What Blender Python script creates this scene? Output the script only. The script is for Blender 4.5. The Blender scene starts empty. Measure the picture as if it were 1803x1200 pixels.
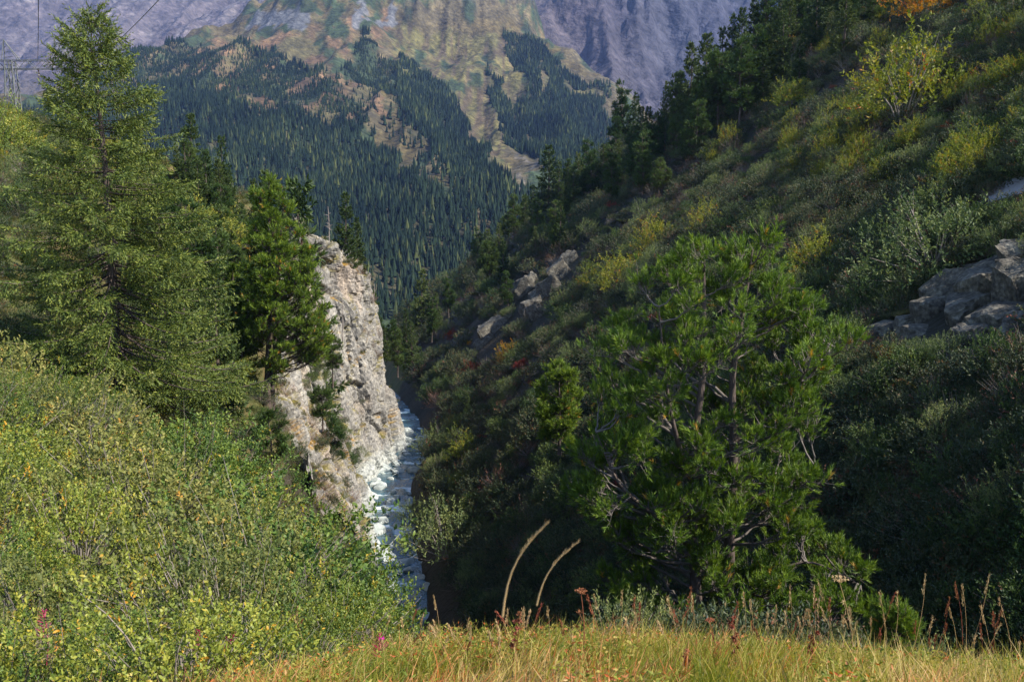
import bpy, bmesh, math, random
import numpy as np
from mathutils import Vector, Matrix

# ------------------------------------------------------------------ camera, world, sun
C = bpy.data.collections.new("scene_things"); bpy.context.scene.collection.children.link(C)
S = bpy.context.scene
PITCH = math.radians(8.0); FPX = 1561.0
cam = bpy.data.cameras.new("camera"); camo = bpy.data.objects.new("camera", cam); C.objects.link(camo)
cam.sensor_width = 36.0; cam.lens = 36.0 * FPX / 1803.0
cam.clip_start = 0.05; cam.clip_end = 30000
camo.location = (0, 0, 0); camo.rotation_euler = (math.radians(90) - PITCH, 0, 0)
cam.dof.use_dof = True; cam.dof.focus_distance = 40.0; cam.dof.aperture_fstop = 9.0
S.camera = camo

SUN = Vector((0.69, -0.26, 0.675)).normalized()
w = bpy.data.worlds.new("World"); S.world = w; w.use_nodes = True
nt = w.node_tree; bg = nt.nodes["Background"]
sky = nt.nodes.new("ShaderNodeTexSky"); sky.sky_type = 'NISHITA'; sky.sun_disc = False
sky.sun_elevation = math.asin(SUN.z); sky.sun_rotation = math.atan2(SUN.x, SUN.y)
sky.altitude = 1600; sky.air_density = 1.0; sky.dust_density = 0.6
nt.links.new(sky.outputs[0], bg.inputs[0]); bg.inputs[1].default_value = 0.15
sl = bpy.data.lights.new("sun", 'SUN'); sl.energy = 5.0; sl.angle = math.radians(0.53); sl.color = (1.0, 0.94, 0.84)
so = bpy.data.objects.new("sun", sl); C.objects.link(so)
so.rotation_euler = SUN.to_track_quat('Z', 'Y').to_euler()
S.view_settings.view_transform = 'Standard'; S.view_settings.look = 'None'
S.view_settings.gamma = 1.0; S.view_settings.exposure = 1.15; S.view_settings.use_curve_mapping = False
cy = S.cycles
cy.max_bounces = 4; cy.diffuse_bounces = 2; cy.glossy_bounces = 2; cy.transmission_bounces = 2
cy.transparent_max_bounces = 4; cy.volume_bounces = 0
cy.use_denoising = True
try:
    cy.denoiser = 'OPENIMAGEDENOISE'; cy.denoising_input_passes = 'RGB_ALBEDO_NORMAL'; cy.denoising_prefilter = 'ACCURATE'
except Exception: pass
cy.sample_clamp_indirect = 4.0
cy.use_adaptive_sampling = False
S.render.filter_size = 1.2

# ------------------------------------------------------------------ numeric helpers
cP, sP = math.cos(PITCH), math.sin(PITCH)
def ray(px, py):
    u = (px - 901.5) / FPX; v = (600.0 - py) / FPX
    return np.array([u, cP + v * sP, -sP + v * cP])
def at(px, py, d):                       # a point seen in the photograph, at forward distance d metres
    r = ray(px, py); return r * (d / r[1])

def _hash(ix, iy, iz, seed):
    h = (ix.astype(np.int64) * 374761393 + iy.astype(np.int64) * 668265263 + iz.astype(np.int64) * 2147483647 + seed * 974634777) & 0xFFFFFFFF
    h = ((h ^ (h >> 13)) * 1274126177) & 0xFFFFFFFF
    h = (h ^ (h >> 16)) & 0xFFFFFFFF
    h = (h * 2246822519) & 0xFFFFFFFF
    return ((h ^ (h >> 15)) & 0xFFFFFF) / float(0x1000000)
def vnoise(x, y, z=None, seed=0):
    x = np.asarray(x, float); y = np.asarray(y, float); z = np.zeros_like(x) if z is None else np.asarray(z, float)
    ix, iy, iz = np.floor(x), np.floor(y), np.floor(z)
    fx, fy, fz = x - ix, y - iy, z - iz
    fx, fy, fz = [t * t * t * (t * (t * 6 - 15) + 10) for t in (fx, fy, fz)]
    r = 0
    for dx in (0, 1):
        for dy in (0, 1):
            for dz in (0, 1):
                wgt = (fx if dx else 1 - fx) * (fy if dy else 1 - fy) * (fz if dz else 1 - fz)
                r = r + wgt * _hash(ix + dx, iy + dy, iz + dz, seed)
    return r * 2 - 1
def fbm(x, y, z=None, oct=4, seed=0, gain=0.5, ridged=False):
    a, s, t = 1.0, 0.0, 0.0
    z = np.zeros_like(x) if z is None else z
    for o in range(oct):
        n = vnoise(x * 2 ** o + 13.7 * o, y * 2 ** o - 7.3 * o, z * 2 ** o + 3.1 * o, seed + o)
        if ridged: n = 1 - 2 * np.abs(n)
        s = s + a * n; t += a; a *= gain
    return s / t
def worley(x, y, z, seed=0):              # nearest / second distance, id-random of the nearest cell and its centre
    ix, iy, iz = np.floor(x), np.floor(y), np.floor(z)
    f1 = np.full(x.shape, 9.0); f2 = f1.copy(); rid = np.zeros_like(x); C3 = np.zeros(x.shape + (3,))
    for dx in (-1, 0, 1):
        for dy in (-1, 0, 1):
            for dz in (-1, 0, 1):
                a, b, c = ix + dx, iy + dy, iz + dz
                qx, qy, qz = a + _hash(a, b, c, seed), b + _hash(a, b, c, seed + 1), c + _hash(a, b, c, seed + 2)
                d = np.sqrt((qx - x) ** 2 + (qy - y) ** 2 + (qz - z) ** 2)
                near = d < f1
                f2 = np.where(near, f1, np.minimum(f2, d))
                f1 = np.where(near, d, f1)
                rid = np.where(near, _hash(a, b, c, seed + 3), rid)
                C3 = np.where(near[..., None], np.stack([x - qx, y - qy, z - qz], -1), C3)
    return f1, f2, rid, C3
def rbf(pts, smooth=1e-3):
    P = np.array(pts, float); n = len(P)
    sc = np.abs(P[:, :2]).max(); X = P[:, :2] / sc
    K = np.linalg.norm(X[:, None] - X[None], axis=2) + np.eye(n) * smooth * -1
    A = np.zeros((n + 3, n + 3)); A[:n, :n] = K; A[:n, n] = 1; A[:n, n + 1:] = X; A[n, :n] = 1; A[n + 1:, :n] = X.T
    wts = np.linalg.solve(A, np.concatenate([P[:, 2], [0, 0, 0]]))
    def f(x, y):
        x = np.asarray(x, float) / sc; y = np.asarray(y, float) / sc; sh = x.shape
        q = np.stack([x.ravel(), y.ravel()], 1); out = np.zeros(len(q))
        for s in range(0, len(q), 20000):
            qq = q[s:s + 20000]
            out[s:s + 20000] = np.linalg.norm(qq[:, None] - X[None], axis=2) @ wts[:n] + wts[n] + qq @ wts[n + 1:]
        return out.reshape(sh)
    return f
def sstep(a, b, x):
    t = np.clip((x - a) / (b - a), 0, 1); return t * t * (3 - 2 * t)
def norm(v): return v / (np.linalg.norm(v, axis=-1, keepdims=True) + 1e-9)

# ------------------------------------------------------------------ mesh helpers
def mk_mesh(name, V, F, tint=None, col=None, smooth=False, mi=None):
    V = np.ascontiguousarray(V, np.float32); F = np.ascontiguousarray(F, np.int32)
    me = bpy.data.meshes.new(name)
    me.vertices.add(len(V)); me.vertices.foreach_set('co', V.ravel())
    n, k = F.shape
    me.loops.add(n * k); me.loops.foreach_set('vertex_index', F.ravel())
    me.polygons.add(n); me.polygons.foreach_set('loop_start', np.arange(0, n * k, k, dtype=np.int32))
    if smooth: me.polygons.foreach_set('use_smooth', np.ones(n, bool))
    else: me.polygons.foreach_set('use_smooth', np.zeros(n, bool))
    if mi is not None: me.polygons.foreach_set('material_index', np.asarray(mi, np.int32))
    if tint is not None:
        a = me.attributes.new('tint', 'FLOAT', 'POINT'); a.data.foreach_set('value', np.ascontiguousarray(tint, np.float32))
    if col is not None:
        c4 = np.ones((len(V), 4), np.float32); c4[:, :3] = col
        a = me.attributes.new('cover', 'FLOAT_COLOR', 'POINT'); a.data.foreach_set('color', c4.ravel())
    me.update(calc_edges=True)
    return me
class Geo:
    def __init__(s): s.V = []; s.F = []; s.T = []; s.M = []; s.n = 0
    def add(s, V, F, T=0.5, m=0):
        V = np.asarray(V, float); F = np.asarray(F, np.int64)
        if len(V) == 0: return s
        s.V.append(V); s.F.append(F + s.n); s.n += len(V); s.M.append(np.full(len(F), m))
        s.T.append(np.full(len(V), T) if np.isscalar(T) else np.asarray(T, float)); return s
    def mesh(s, name, mats, smooth=False):
        me = mk_mesh(name, np.concatenate(s.V), np.concatenate(s.F), np.concatenate(s.T), smooth=smooth, mi=np.concatenate(s.M))
        for m in (mats if isinstance(mats, (list, tuple)) else [mats]): me.materials.append(m)
        return me
    def obj(s, name, mats, parent=None, smooth=False):
        return link(name, s.mesh(name, mats, smooth), parent)
def link(name, data, parent=None):
    o = bpy.data.objects.new(name, data); C.objects.link(o)
    if parent is not None: o.parent = parent
    return o
def tag(o, label=None, cat=None, group=None, kind=None):
    if label: o['label'] = label
    if cat: o['category'] = cat
    if group: o['group'] = group
    if kind: o['kind'] = kind
    return o
def empty(name, loc=(0, 0, 0)):
    o = bpy.data.objects.new(name, None); C.objects.link(o); o.location = loc; o.empty_display_size = 0.2; return o
def copy_tree(o, parent=None):
    c = o.copy(); C.objects.link(c); c.parent = parent
    for ch in list(o.children): copy_tree(ch, c)
    return c
def tube(P, R, k=5, cap=True):
    P = np.asarray(P, float); n = len(P); R = np.broadcast_to(np.asarray(R, float), (n,))
    T = norm(np.gradient(P, axis=0)); ref = np.array([0.31, 0.17, 0.93]) if abs(T[0][2]) < .8 else np.array([0.93, 0.2, 0.1])
    A = norm(np.cross(T, ref)); B = np.cross(T, A)
    th = np.arange(k) * 2 * np.pi / k
    V = P[:, None] + R[:, None, None] * (np.cos(th)[None, :, None] * A[:, None] + np.sin(th)[None, :, None] * B[:, None])
    V = V.reshape(-1, 3); F = []
    i = np.arange(n - 1)[:, None] * k; j = np.arange(k)[None]; j2 = (j + 1) % k
    a, b, c, d = (i + j).ravel(), (i + j2).ravel(), (i + k + j2).ravel(), (i + k + j).ravel()
    F = np.concatenate([np.stack([a, b, c], 1), np.stack([a, c, d], 1)])
    return V, F
def leaves(P, D, L, W, rng, fold=0.25, rich=False, up=None):     # leaf shaped faces
    n = len(P); L = np.broadcast_to(L, (n,))[:, None]; W = np.broadcast_to(W, (n,))[:, None]
    r = rng.normal(size=(n, 3)) if up is None else up + rng.normal(size=(n, 3)) * .5
    D = norm(D); Sd = norm(np.cross(D, r)); N = np.cross(Sd, D)
    if rich:
        a = P + D * L * .3; b = P + D * L * .68
        V = np.stack([P, a - Sd * W * .45 + N * W * fold, a + Sd * W * .45 + N * W * fold, b - Sd * W * .42 + N * W * fold, b + Sd * W * .42 + N * W * fold, P + D * L], 1)
        f = np.array([[0, 2, 1], [1, 2, 4], [1, 4, 3], [3, 4, 5]])
        return V.reshape(-1, 3), (np.arange(n)[:, None, None] * 6 + f).reshape(-1, 3), 6
    m = P + D * L * .45
    V = np.stack([P, m + Sd * W * .5 + N * W * fold, P + D * L, m - Sd * W * .5 + N * W * fold], 1)
    f = np.array([[0, 1, 2], [0, 2, 3]])
    return V.reshape(-1, 3), (np.arange(n)[:, None, None] * 4 + f).reshape(-1, 3), 4
def needles(P, D, L, W, rng):
    n = len(P); L = np.broadcast_to(L, (n,))[:, None]; W = np.broadcast_to(W, (n,))[:, None]
    D = norm(D); Sd = norm(np.cross(D, rng.normal(size=(n, 3))))
    V = np.stack([P - Sd * W * .5, P + Sd * W * .5, P + D * L], 1)
    return V.reshape(-1, 3), np.arange(n * 3).reshape(-1, 3), 3

# ------------------------------------------------------------------ materials
def nodes(name):
    m = bpy.data.materials.new(name); m.use_nodes = True; t = m.node_tree
    for n in list(t.nodes): t.nodes.remove(n)
    out = t.nodes.new('ShaderNodeOutputMaterial'); return m, t, out
def ramp(t, stops):
    r = t.nodes.new('ShaderNodeValToRGB'); e = r.color_ramp.elements
    while len(e) > 1: e.remove(e[0])
    e[0].position = stops[0][0]; e[0].color = (*stops[0][1], 1)
    for p, c in stops[1:]:
        q = e.new(p); q.color = (*c, 1)
    return r
def fol(name, stops, trans=0.35, rough=0.55, vary=0.25, spec=0.25, tcol=1.25):
    m, t, out = nodes(name)
    at_ = t.nodes.new('ShaderNodeAttribute'); at_.attribute_name = 'tint'
    r = ramp(t, stops); t.links.new(at_.outputs['Fac'], r.inputs[0])
    oi = t.nodes.new('ShaderNodeObjectInfo')
    mr = t.nodes.new('ShaderNodeMapRange'); mr.inputs['To Min'].default_value = 1 - vary; mr.inputs['To Max'].default_value = 1 + vary
    t.links.new(oi.outputs['Random'], mr.inputs['Value'])
    hs = t.nodes.new('ShaderNodeHueSaturation'); t.links.new(mr.outputs[0], hs.inputs['Value']); t.links.new(r.outputs[0], hs.inputs['Color'])
    mh = t.nodes.new('ShaderNodeMapRange'); mh.inputs['To Min'].default_value = .5 + vary * .08; mh.inputs['To Max'].default_value = .5 - vary * .08
    t.links.new(oi.outputs['Random'], mh.inputs['Value']); t.links.new(mh.outputs[0], hs.inputs['Hue'])
    b = t.nodes.new('ShaderNodeBsdfPrincipled'); b.inputs['Roughness'].default_value = rough; b.inputs['Specular IOR Level'].default_value = spec
    t.links.new(hs.outputs[0], b.inputs['Base Color'])
    if trans > 0:
        tr = t.nodes.new('ShaderNodeBsdfTranslucent')
        g = t.nodes.new('ShaderNodeHueSaturation'); g.inputs['Value'].default_value = tcol; g.inputs['Saturation'].default_value = 1.1
        t.links.new(hs.outputs[0], g.inputs['Color']); t.links.new(g.outputs[0], tr.inputs[0])
        mx = t.nodes.new('ShaderNodeMixShader'); mx.inputs[0].default_value = trans
        t.links.new(b.outputs[0], mx.inputs[1]); t.links.new(tr.outputs[0], mx.inputs[2]); t.links.new(mx.outputs[0], out.inputs[0])
    else: t.links.new(b.outputs[0], out.inputs[0])
    return m
def noisy(name, stops, scale=4.0, detail=8.0, rough=0.85, bump=0.4, bscale=None, dist=0.05, stretch=(1, 1, 1), cover=False, spec=0.2, coords='Object', fine=None):
    m, t, out = nodes(name)
    tc = t.nodes.new('ShaderNodeTexCoord'); mp = t.nodes.new('ShaderNodeMapping'); mp.inputs['Scale'].default_value = stretch
    t.links.new(tc.outputs[coords], mp.inputs[0])
    n = t.nodes.new('ShaderNodeTexNoise'); n.inputs['Scale'].default_value = scale; n.inputs['Detail'].default_value = detail; n.inputs['Roughness'].default_value = .65
    t.links.new(mp.outputs[0], n.inputs['Vector'])
    r = ramp(t, stops); t.links.new(n.outputs[0], r.inputs[0]); colour = r.outputs[0]
    if cover:
        a = t.nodes.new('ShaderNodeAttribute'); a.attribute_name = 'cover'
        mx = t.nodes.new('ShaderNodeMix'); mx.data_type = 'RGBA'; mx.blend_type = 'MULTIPLY'; mx.inputs[0].default_value = 1.0
        t.links.new(a.outputs['Color'], mx.inputs[6]); t.links.new(r.outputs[0], mx.inputs[7]); colour = mx.outputs[2]
    if fine:
        nf = t.nodes.new('ShaderNodeTexNoise'); nf.inputs['Scale'].default_value = fine; nf.inputs['Detail'].default_value = 6; nf.inputs['Roughness'].default_value = .7; t.links.new(mp.outputs[0], nf.inputs['Vector'])
        rf = ramp(t, [(.34, (.48, .49, .51)), (.5, (.95, .95, .95)), (.66, (1.5, 1.47, 1.4))]); t.links.new(nf.outputs[0], rf.inputs[0])
        mf = t.nodes.new('ShaderNodeMix'); mf.data_type = 'RGBA'; mf.blend_type = 'MULTIPLY'; mf.inputs[0].default_value = 1.0
        t.links.new(colour, mf.inputs[6]); t.links.new(rf.outputs[0], mf.inputs[7]); colour = mf.outputs[2]
    b = t.nodes.new('ShaderNodeBsdfPrincipled'); b.inputs['Roughness'].default_value = rough; b.inputs['Specular IOR Level'].default_value = spec
    t.links.new(colour, b.inputs['Base Color'])
    if bump:
        n2 = t.nodes.new('ShaderNodeTexNoise'); n2.inputs['Scale'].default_value = bscale or scale * 3; n2.inputs['Detail'].default_value = 8
        t.links.new(mp.outputs[0], n2.inputs['Vector'])
        bp = t.nodes.new('ShaderNodeBump'); bp.inputs['Strength'].default_value = bump; bp.inputs['Distance'].default_value = dist
        t.links.new(n2.outputs[0], bp.inputs['Height']); t.links.new(bp.outputs[0], b.inputs['Normal'])
    t.links.new(b.outputs[0], out.inputs[0]); return m
def grey(a, b, tint=(1, 1, 1)): return [(0.25, tuple(a * c for c in tint)), (0.75, tuple(b * c for c in tint))]

M = {}
M['spruce'] = fol('spruce_needles', [(0, (.016, .034, .008)), (.5, (.066, .098, .016)), (1, (.175, .19, .028))], .12, vary=.12)
M['spruce_mid'] = fol('spruce_needles_mid', [(0, (.018, .036, .012)), (.5, (.045, .072, .017)), (1, (.085, .115, .022))], .2, vary=.3)
M['pine'] = fol('pine_needles', [(0, (.030, .064, .010)), (.5, (.104, .160, .018)), (.97, (.23, .285, .030)), (1, (.40, .22, .04))], .25, vary=.12)
M['pine_mid'] = fol('pine_needles_mid', [(0, (.020, .042, .012)), (.5, (.045, .080, .016)), (1, (.085, .125, .024))], .22, vary=.25)
M['far_tree'] = fol('far_conifer', [(0, (.006, .013, .010)), (.6, (.019, .032, .017)), (1, (.07, .08, .026))], 0, vary=0, spec=.05, rough=.9)
M['willow'] = fol('willow_leaves', [(0, (.055, .085, .014)), (.45, (.125, .165, .022)), (.8, (.22, .235, .035)), (.95, (.32, .26, .03)), (1, (.40, .24, .02))], .26, vary=.34, rough=.5, spec=.3)
M['willow_olive'] = fol('olive_willow_leaves', [(0, (.055, .072, .020)), (.45, (.125, .140, .034)), (.85, (.21, .20, .05)), (1, (.34, .20, .03))], .25, vary=.25)
M['willow_green'] = fol('green_willow_leaves', [(0, (.030, .062, .014)), (.45, (.075, .125, .022)), (.9, (.16, .20, .03)), (1, (.34, .24, .03))], .25, vary=.25)
M['greywillow'] = fol('grey_willow_leaves', [(0, (.040, .066, .024)), (.5, (.105, .138, .045)), (1, (.21, .23, .07))], .3, vary=.2)
M['alder'] = fol('alder_leaves', [(0, (.020, .042, .014)), (.5, (.058, .092, .024)), (1, (.14, .17, .036))], .3, vary=.3)
M['rowan'] = fol('rowan_leaves', [(0, (.07, .10, .014)), (.5, (.17, .195, .024)), (.85, (.26, .22, .03)), (1, (.36, .13, .02))], .38, vary=.2)
M['autumn'] = fol('autumn_leaves', [(0, (.16, .11, .01)), (.5, (.34, .19, .015)), (1, (.42, .12, .02))], .4, vary=.15)
M['red'] = fol('red_leaves', [(0, (.12, .025, .018)), (.5, (.24, .04, .025)), (1, (.34, .10, .04))], .35, vary=.15)
M['dry'] = fol('dry_leaves', [(0, (.06, .035, .022)), (.5, (.12, .065, .035)), (1, (.20, .085, .045))], .2, vary=.25)
M['rhodo'] = fol('alpenrose_leaves', [(0, (.016, .030, .013)), (.5, (.044, .064, .024)), (.85, (.09, .09, .032)), (1, (.19, .08, .035))], .22, vary=.35, spec=.3)
M['fern'] = fol('fern_fronds', [(0, (.035, .050, .012)), (.6, (.075, .085, .018)), (1, (.16, .11, .025))], .3, vary=.3)
M['grass'] = fol('grass_blades', [(0, (.10, .14, .018)), (.35, (.24, .23, .03)), (.6, (.42, .31, .09)), (.8, (.50, .38, .17)), (1, (.42, .11, .03))], .4, vary=0)
M['straw'] = fol('dry_stalk', [(0, (.22, .13, .06)), (.5, (.42, .29, .13)), (1, (.55, .42, .22))], .15, vary=.1)
M['rust'] = fol('rusty_stalk', [(0, (.13, .045, .025)), (.5, (.24, .08, .04)), (1, (.36, .14, .06))], .15, vary=.15)
M['pink'] = fol('fireweed_pods', [(0, (.20, .02, .04)), (.6, (.42, .03, .10)), (1, (.60, .04, .32))], .3, vary=.1)
M['fluff'] = fol('seed_fluff', [(0, (.35, .22, .17)), (1, (.60, .46, .38))], .3, vary=.1)
M['bark'] = noisy('pine_bark', [(.25, (.035, .026, .022)), (.6, (.10, .075, .062)), (.8, (.20, .165, .14))], 6, stretch=(2, 2, .5), bump=.8, dist=.03)
M['barkgrey'] = noisy('grey_twigs', [(.25, (.10, .082, .07)), (.75, (.26, .22, .185))], 9, bump=.3, dist=.01)
M['pinelimb'] = noisy('pine_limb_bark', [(.25, (.05, .04, .034)), (.75, (.17, .145, .125))], 9, bump=.3, dist=.01)
M['deadwood'] = noisy('bleached_wood', [(.25, (.12, .10, .088)), (.75, (.32, .28, .245))], 8, stretch=(2, 2, .4), bump=.4, dist=.01)
M['steel'] = noisy('pylon_steel', [(.3, (.05, .055, .055)), (.7, (.11, .12, .115))], 2, rough=.6, bump=0, spec=.4)
M['cable'] = noisy('cable_metal', [(.3, (.03, .03, .032)), (.7, (.05, .05, .052))], 2, rough=.5, bump=0)
M['glassy'] = noisy('insulator_glaze', [(.3, (.06, .035, .03)), (.7, (.10, .06, .05))], 2, rough=.3, bump=0)
M['boulder'] = noisy('stream_boulder', [(.25, (.17, .19, .175)), (.5, (.34, .365, .335)), (.8, (.50, .52, .48))], 1.1, bump=.5, dist=.05, bscale=4)
M['rockblock'] = noisy('lichened_rock', [(.3, (.03, .026, .020)), (.45, (.095, .085, .066)), (.6, (.17, .158, .125)), (.75, (.29, .275, .22))], 3.2, bump=.9, dist=.12, bscale=5)
M['rockblock'] = noisy('lichened_rock', [(.3, (.035, .031, .025)), (.5, (.092, .083, .066)), (.7, (.165, .153, .122))], 1.2, bump=1.0, dist=.15, bscale=4, fine=5.0)
M['moss'] = noisy('mossy_turf', [(.3, (.05, .055, .012)), (.6, (.11, .085, .025)), (.8, (.16, .10, .05))], 3, bump=1, dist=.1)
M['asphalt'] = noisy('path_asphalt', [(.3, (.17, .165, .17)), (.7, (.25, .245, .245))], 6, bump=.2, dist=.01)
M['ground'] = noisy('slope_soil', [(.25, (.45, .45, .42)), (.55, (.95, .95, .95)), (.8, (1.5, 1.35, 1.15))], .35, cover=True, bump=1, dist=.4, bscale=2.0)
M['mountain'] = noisy('mountain_ground', [(.28, (.45, .47, .50)), (.5, (.95, .95, .95)), (.72, (1.6, 1.5, 1.45))], .012, cover=True, bump=1, dist=10, bscale=.06, detail=12, fine=.09)
M['farmountain'] = noisy('far_mountain_rock', [(.3, (.5, .5, .52)), (.5, (.95, .95, .95)), (.7, (1.6, 1.55, 1.5))], .006, cover=True, bump=1, dist=40, bscale=.02, detail=14, fine=.03)

# ------------------------------------------------------------------ near terrain
st_y = np.array([-40, 8, 15, 22, 30, 50, 77, 93, 105, 118, 132, 147, 170, 195, 280, 350, 500.])
st_x = np.array([-2, -2, -2, -3, -4, -6, -9.3, -12.4, -14.2, -15.8, -15.6, -16.0, -20, -27, -43, -55, -80.])
st_z = np.array([-17, -19, -23, -26.5, -31, -34, -34.4, -35.4, -36.0, -36.8, -37.6, -38.3, -39, -40, -45, -50, -60.])
def xs(y): return np.interp(y, st_y, st_x)
def zs(y): return np.interp(y, st_y, st_z)
cl_y = np.array([60, 76, 85, 100, 118, 125, 136, 150, 165.])       # where the left bank breaks off into the cliff
cl_x = np.array([-18, -20.5, -22.5, -25.5, -28.5, -28.4, -25.6, -25.5, -27.])
def xc(y): return np.interp(y, cl_y, cl_x)

Lp = [at(*p) for p in [(210, 705, 45), (100, 670, 45), (320, 735, 48), (0, 860, 20), (0, 735, 33), (0, 640, 46), (0, 420, 66), (0, 335, 76), (0, 250, 95), (-200, 420, 70), (-200, 200, 95),
    (150, 330, 84), (300, 415, 86), (380, 430, 92), (440, 450, 102), (500, 440, 114), (545, 433, 125), (620, 475, 138), (640, 505, 143), (430, 610, 80), (400, 520, 90), (440, 705, 72), (475, 722, 74), (495, 748, 77),
    (430, 790, 60), (690, 1190, 15), (600, 1080, 18), (500, 960, 22), (420, 860, 28), (250, 930, 22), (300, 820, 33), (150, 1000, 15), (0, 1010, 13), (100, 250, 150), (300, 520, 170), (550, 560, 180), (0, 300, 190)]]
Lp += [np.array(p, float) for p in [(-3, 22, -13.5), (-4, 30, -20), (-9, 30, -14.5), (-6, 45, -28), (-14, 45, -20), (-8, 60, -32), (-16, 60, -23), (-9, 74, -36), (-12, 90, -38), (-60, 20, 4), (-60, -20, 4), (-20, 0, -1.5), (-30, 20, -2), (-90, 60, 12),
    (-60, 260, -20), (-100, 200, 0), (-45, 230, -30),
    (-8, -8, -1.2), (0, -8, -1.2), (8, -8, -1.2), (-6, 0, -1.8), (-3, 0, -1.75), (0, 0, -1.75), (3, 0, -1.7), (7, 0, -1.7), (-3, 3, -2.3), (0, 3, -2.25), (3, 3, -2.2), (-3, 5, -3.15), (0, 5, -2.78), (3, 5, -2.86), (6, 5, -3.15),
    (-4.2, 7, -4.45), (-2.5, 7.2, -4.2), (-.6, 8, -4.08), (.6, 7.8, -4.0), (2, 7.3, -3.92), (4.6, 6.8, -3.98), (8, 6.5, -4.5), (0, 12, -6.6), (3, 12, -6.6), (6, 12, -6.9), (9, 12, -8.0), (4.5, 22, -11.2), (1, 22, -13), (8, 22, -12.8), (4, 30, -17), (12, 8, -6.0), (18, -2, -4), (30, -10, -6), (2, 50, -30), (20, 40, -30), (40, 60, -40), (30, 120, -60), (0, 150, -70)]]
Lf = rbf(Lp)
_ye_x = np.array([-70, -18, 8, 28, 46, 72, 110, 200.]); _ye = np.array([360, 345, 320, 300, 285, 268, 255, 250.])
def Rf(x, y):
    dx = x - xs(y); d2 = np.maximum(dx - 1.6 * sstep(60, 78, y), 0)
    s1 = 1.14 - .24 * sstep(48, 80, y)
    z = zs(y) + np.minimum(d2, 20) * s1 + np.maximum(d2 - 20, 0) * 0.80
    n = fbm(x / 22, y / 22, oct=4, seed=3)
    z = z + n * np.clip(d2 / 8, 0, 1) * 2.6 + fbm(x / 60, y / 75, oct=2, seed=8) * np.clip(d2 / 30, 0, 1) * 4.0
    ye = np.interp(x, _ye_x, _ye) + 14 * vnoise(x / 18, y * 0, seed=5)
    z = z - np.maximum(y - ye, 0) * .9
    z = np.where(d2 <= 0, zs(y) - .9 + np.maximum(-dx - 4, 0) * .25, z)
    near = sstep(1, 12, x - .66 * np.maximum(y, 0)) * sstep(34, 20, y)       # made-up unseen hollow beside the viewpoint, letting sun reach the pine
    return z - near * 15 - np.maximum(0, x - 60 - np.maximum(y, 0) * .8) * .5
def H(x, y):
    x = np.asarray(x, float); y = np.asarray(y, float)
    r = Rf(x, y); l = Lf(x, y) + fbm(x / 7, y / 7, oct=3, seed=21) * np.clip((np.hypot(x, y) - 8) / 20, 0, 1) * .9
    cut = (x > xc(y) - 1.5) & (y > 76) & (y < 166)
    l = np.where(cut, -200, l); l = np.where(y > 150, l - (y - 150) * .5, l)
    l = np.where((x > 14) & (y > 12), l - 40, l)
    k = 1.0; m = np.maximum(l, r)
    return m
def hit(px, py, far=520.0, f=None, near=4.0):
    r = ray(px, py); f = f or H
    ds = near * np.exp(np.linspace(0, math.log(far / near), 900))
    P = r[None] * (ds / r[1])[:, None]
    below = P[:, 2] < f(P[:, 0], P[:, 1])
    if not below.any(): return None
    return P[below.argmax()]

def polar_grid(a0, a1, na, d0, d1, nd, f, power=1.0):
    A = np.radians(np.linspace(a0, a1, na)); Dd = d0 * np.exp(np.linspace(0, math.log(d1 / d0), nd) ** power)
    aa, dd = np.meshgrid(A, Dd); x = np.tan(aa) * dd if max(abs(a0), abs(a1)) < 80 else np.sin(aa) * dd
    y = dd if max(abs(a0), abs(a1)) < 80 else np.cos(aa) * dd
    z = f(x, y)
    V = np.stack([x, y, z], -1).reshape(-1, 3)
    i, j = np.meshgrid(np.arange(nd - 1), np.arange(na - 1), indexing='ij'); a = (i * na + j).ravel()
    F = np.concatenate([np.stack([a, a + 1, a + na + 1], 1), np.stack([a, a + na + 1, a + na], 1)])
    return V, F
V, F = polar_grid(-52, 56, 360, 1.2, 480, 290, H); TG = V[:, 2].reshape(290, 360)
x, y, z = V.T
left = (x < xc(np.clip(y, 60, 165)) + 1)
n1 = fbm(x / 9, y / 9, oct=3, seed=30)[:, None]; n2 = fbm(x / 3, y / 3, oct=3, seed=31)[:, None]
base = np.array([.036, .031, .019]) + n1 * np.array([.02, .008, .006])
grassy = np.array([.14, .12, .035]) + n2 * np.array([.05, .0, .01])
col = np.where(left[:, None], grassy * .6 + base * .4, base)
knoll = (sstep(11, 8, np.hypot(x, y)))[:, None]
col = col * (1 - knoll) + np.array([.16, .11, .035]) * knoll
gr = link('terrain', mk_mesh('terrain', V, F, col=np.clip(col, .01, 1), smooth=True)); gr.data.materials.append(M['ground']); tag(gr, kind='structure')

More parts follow.
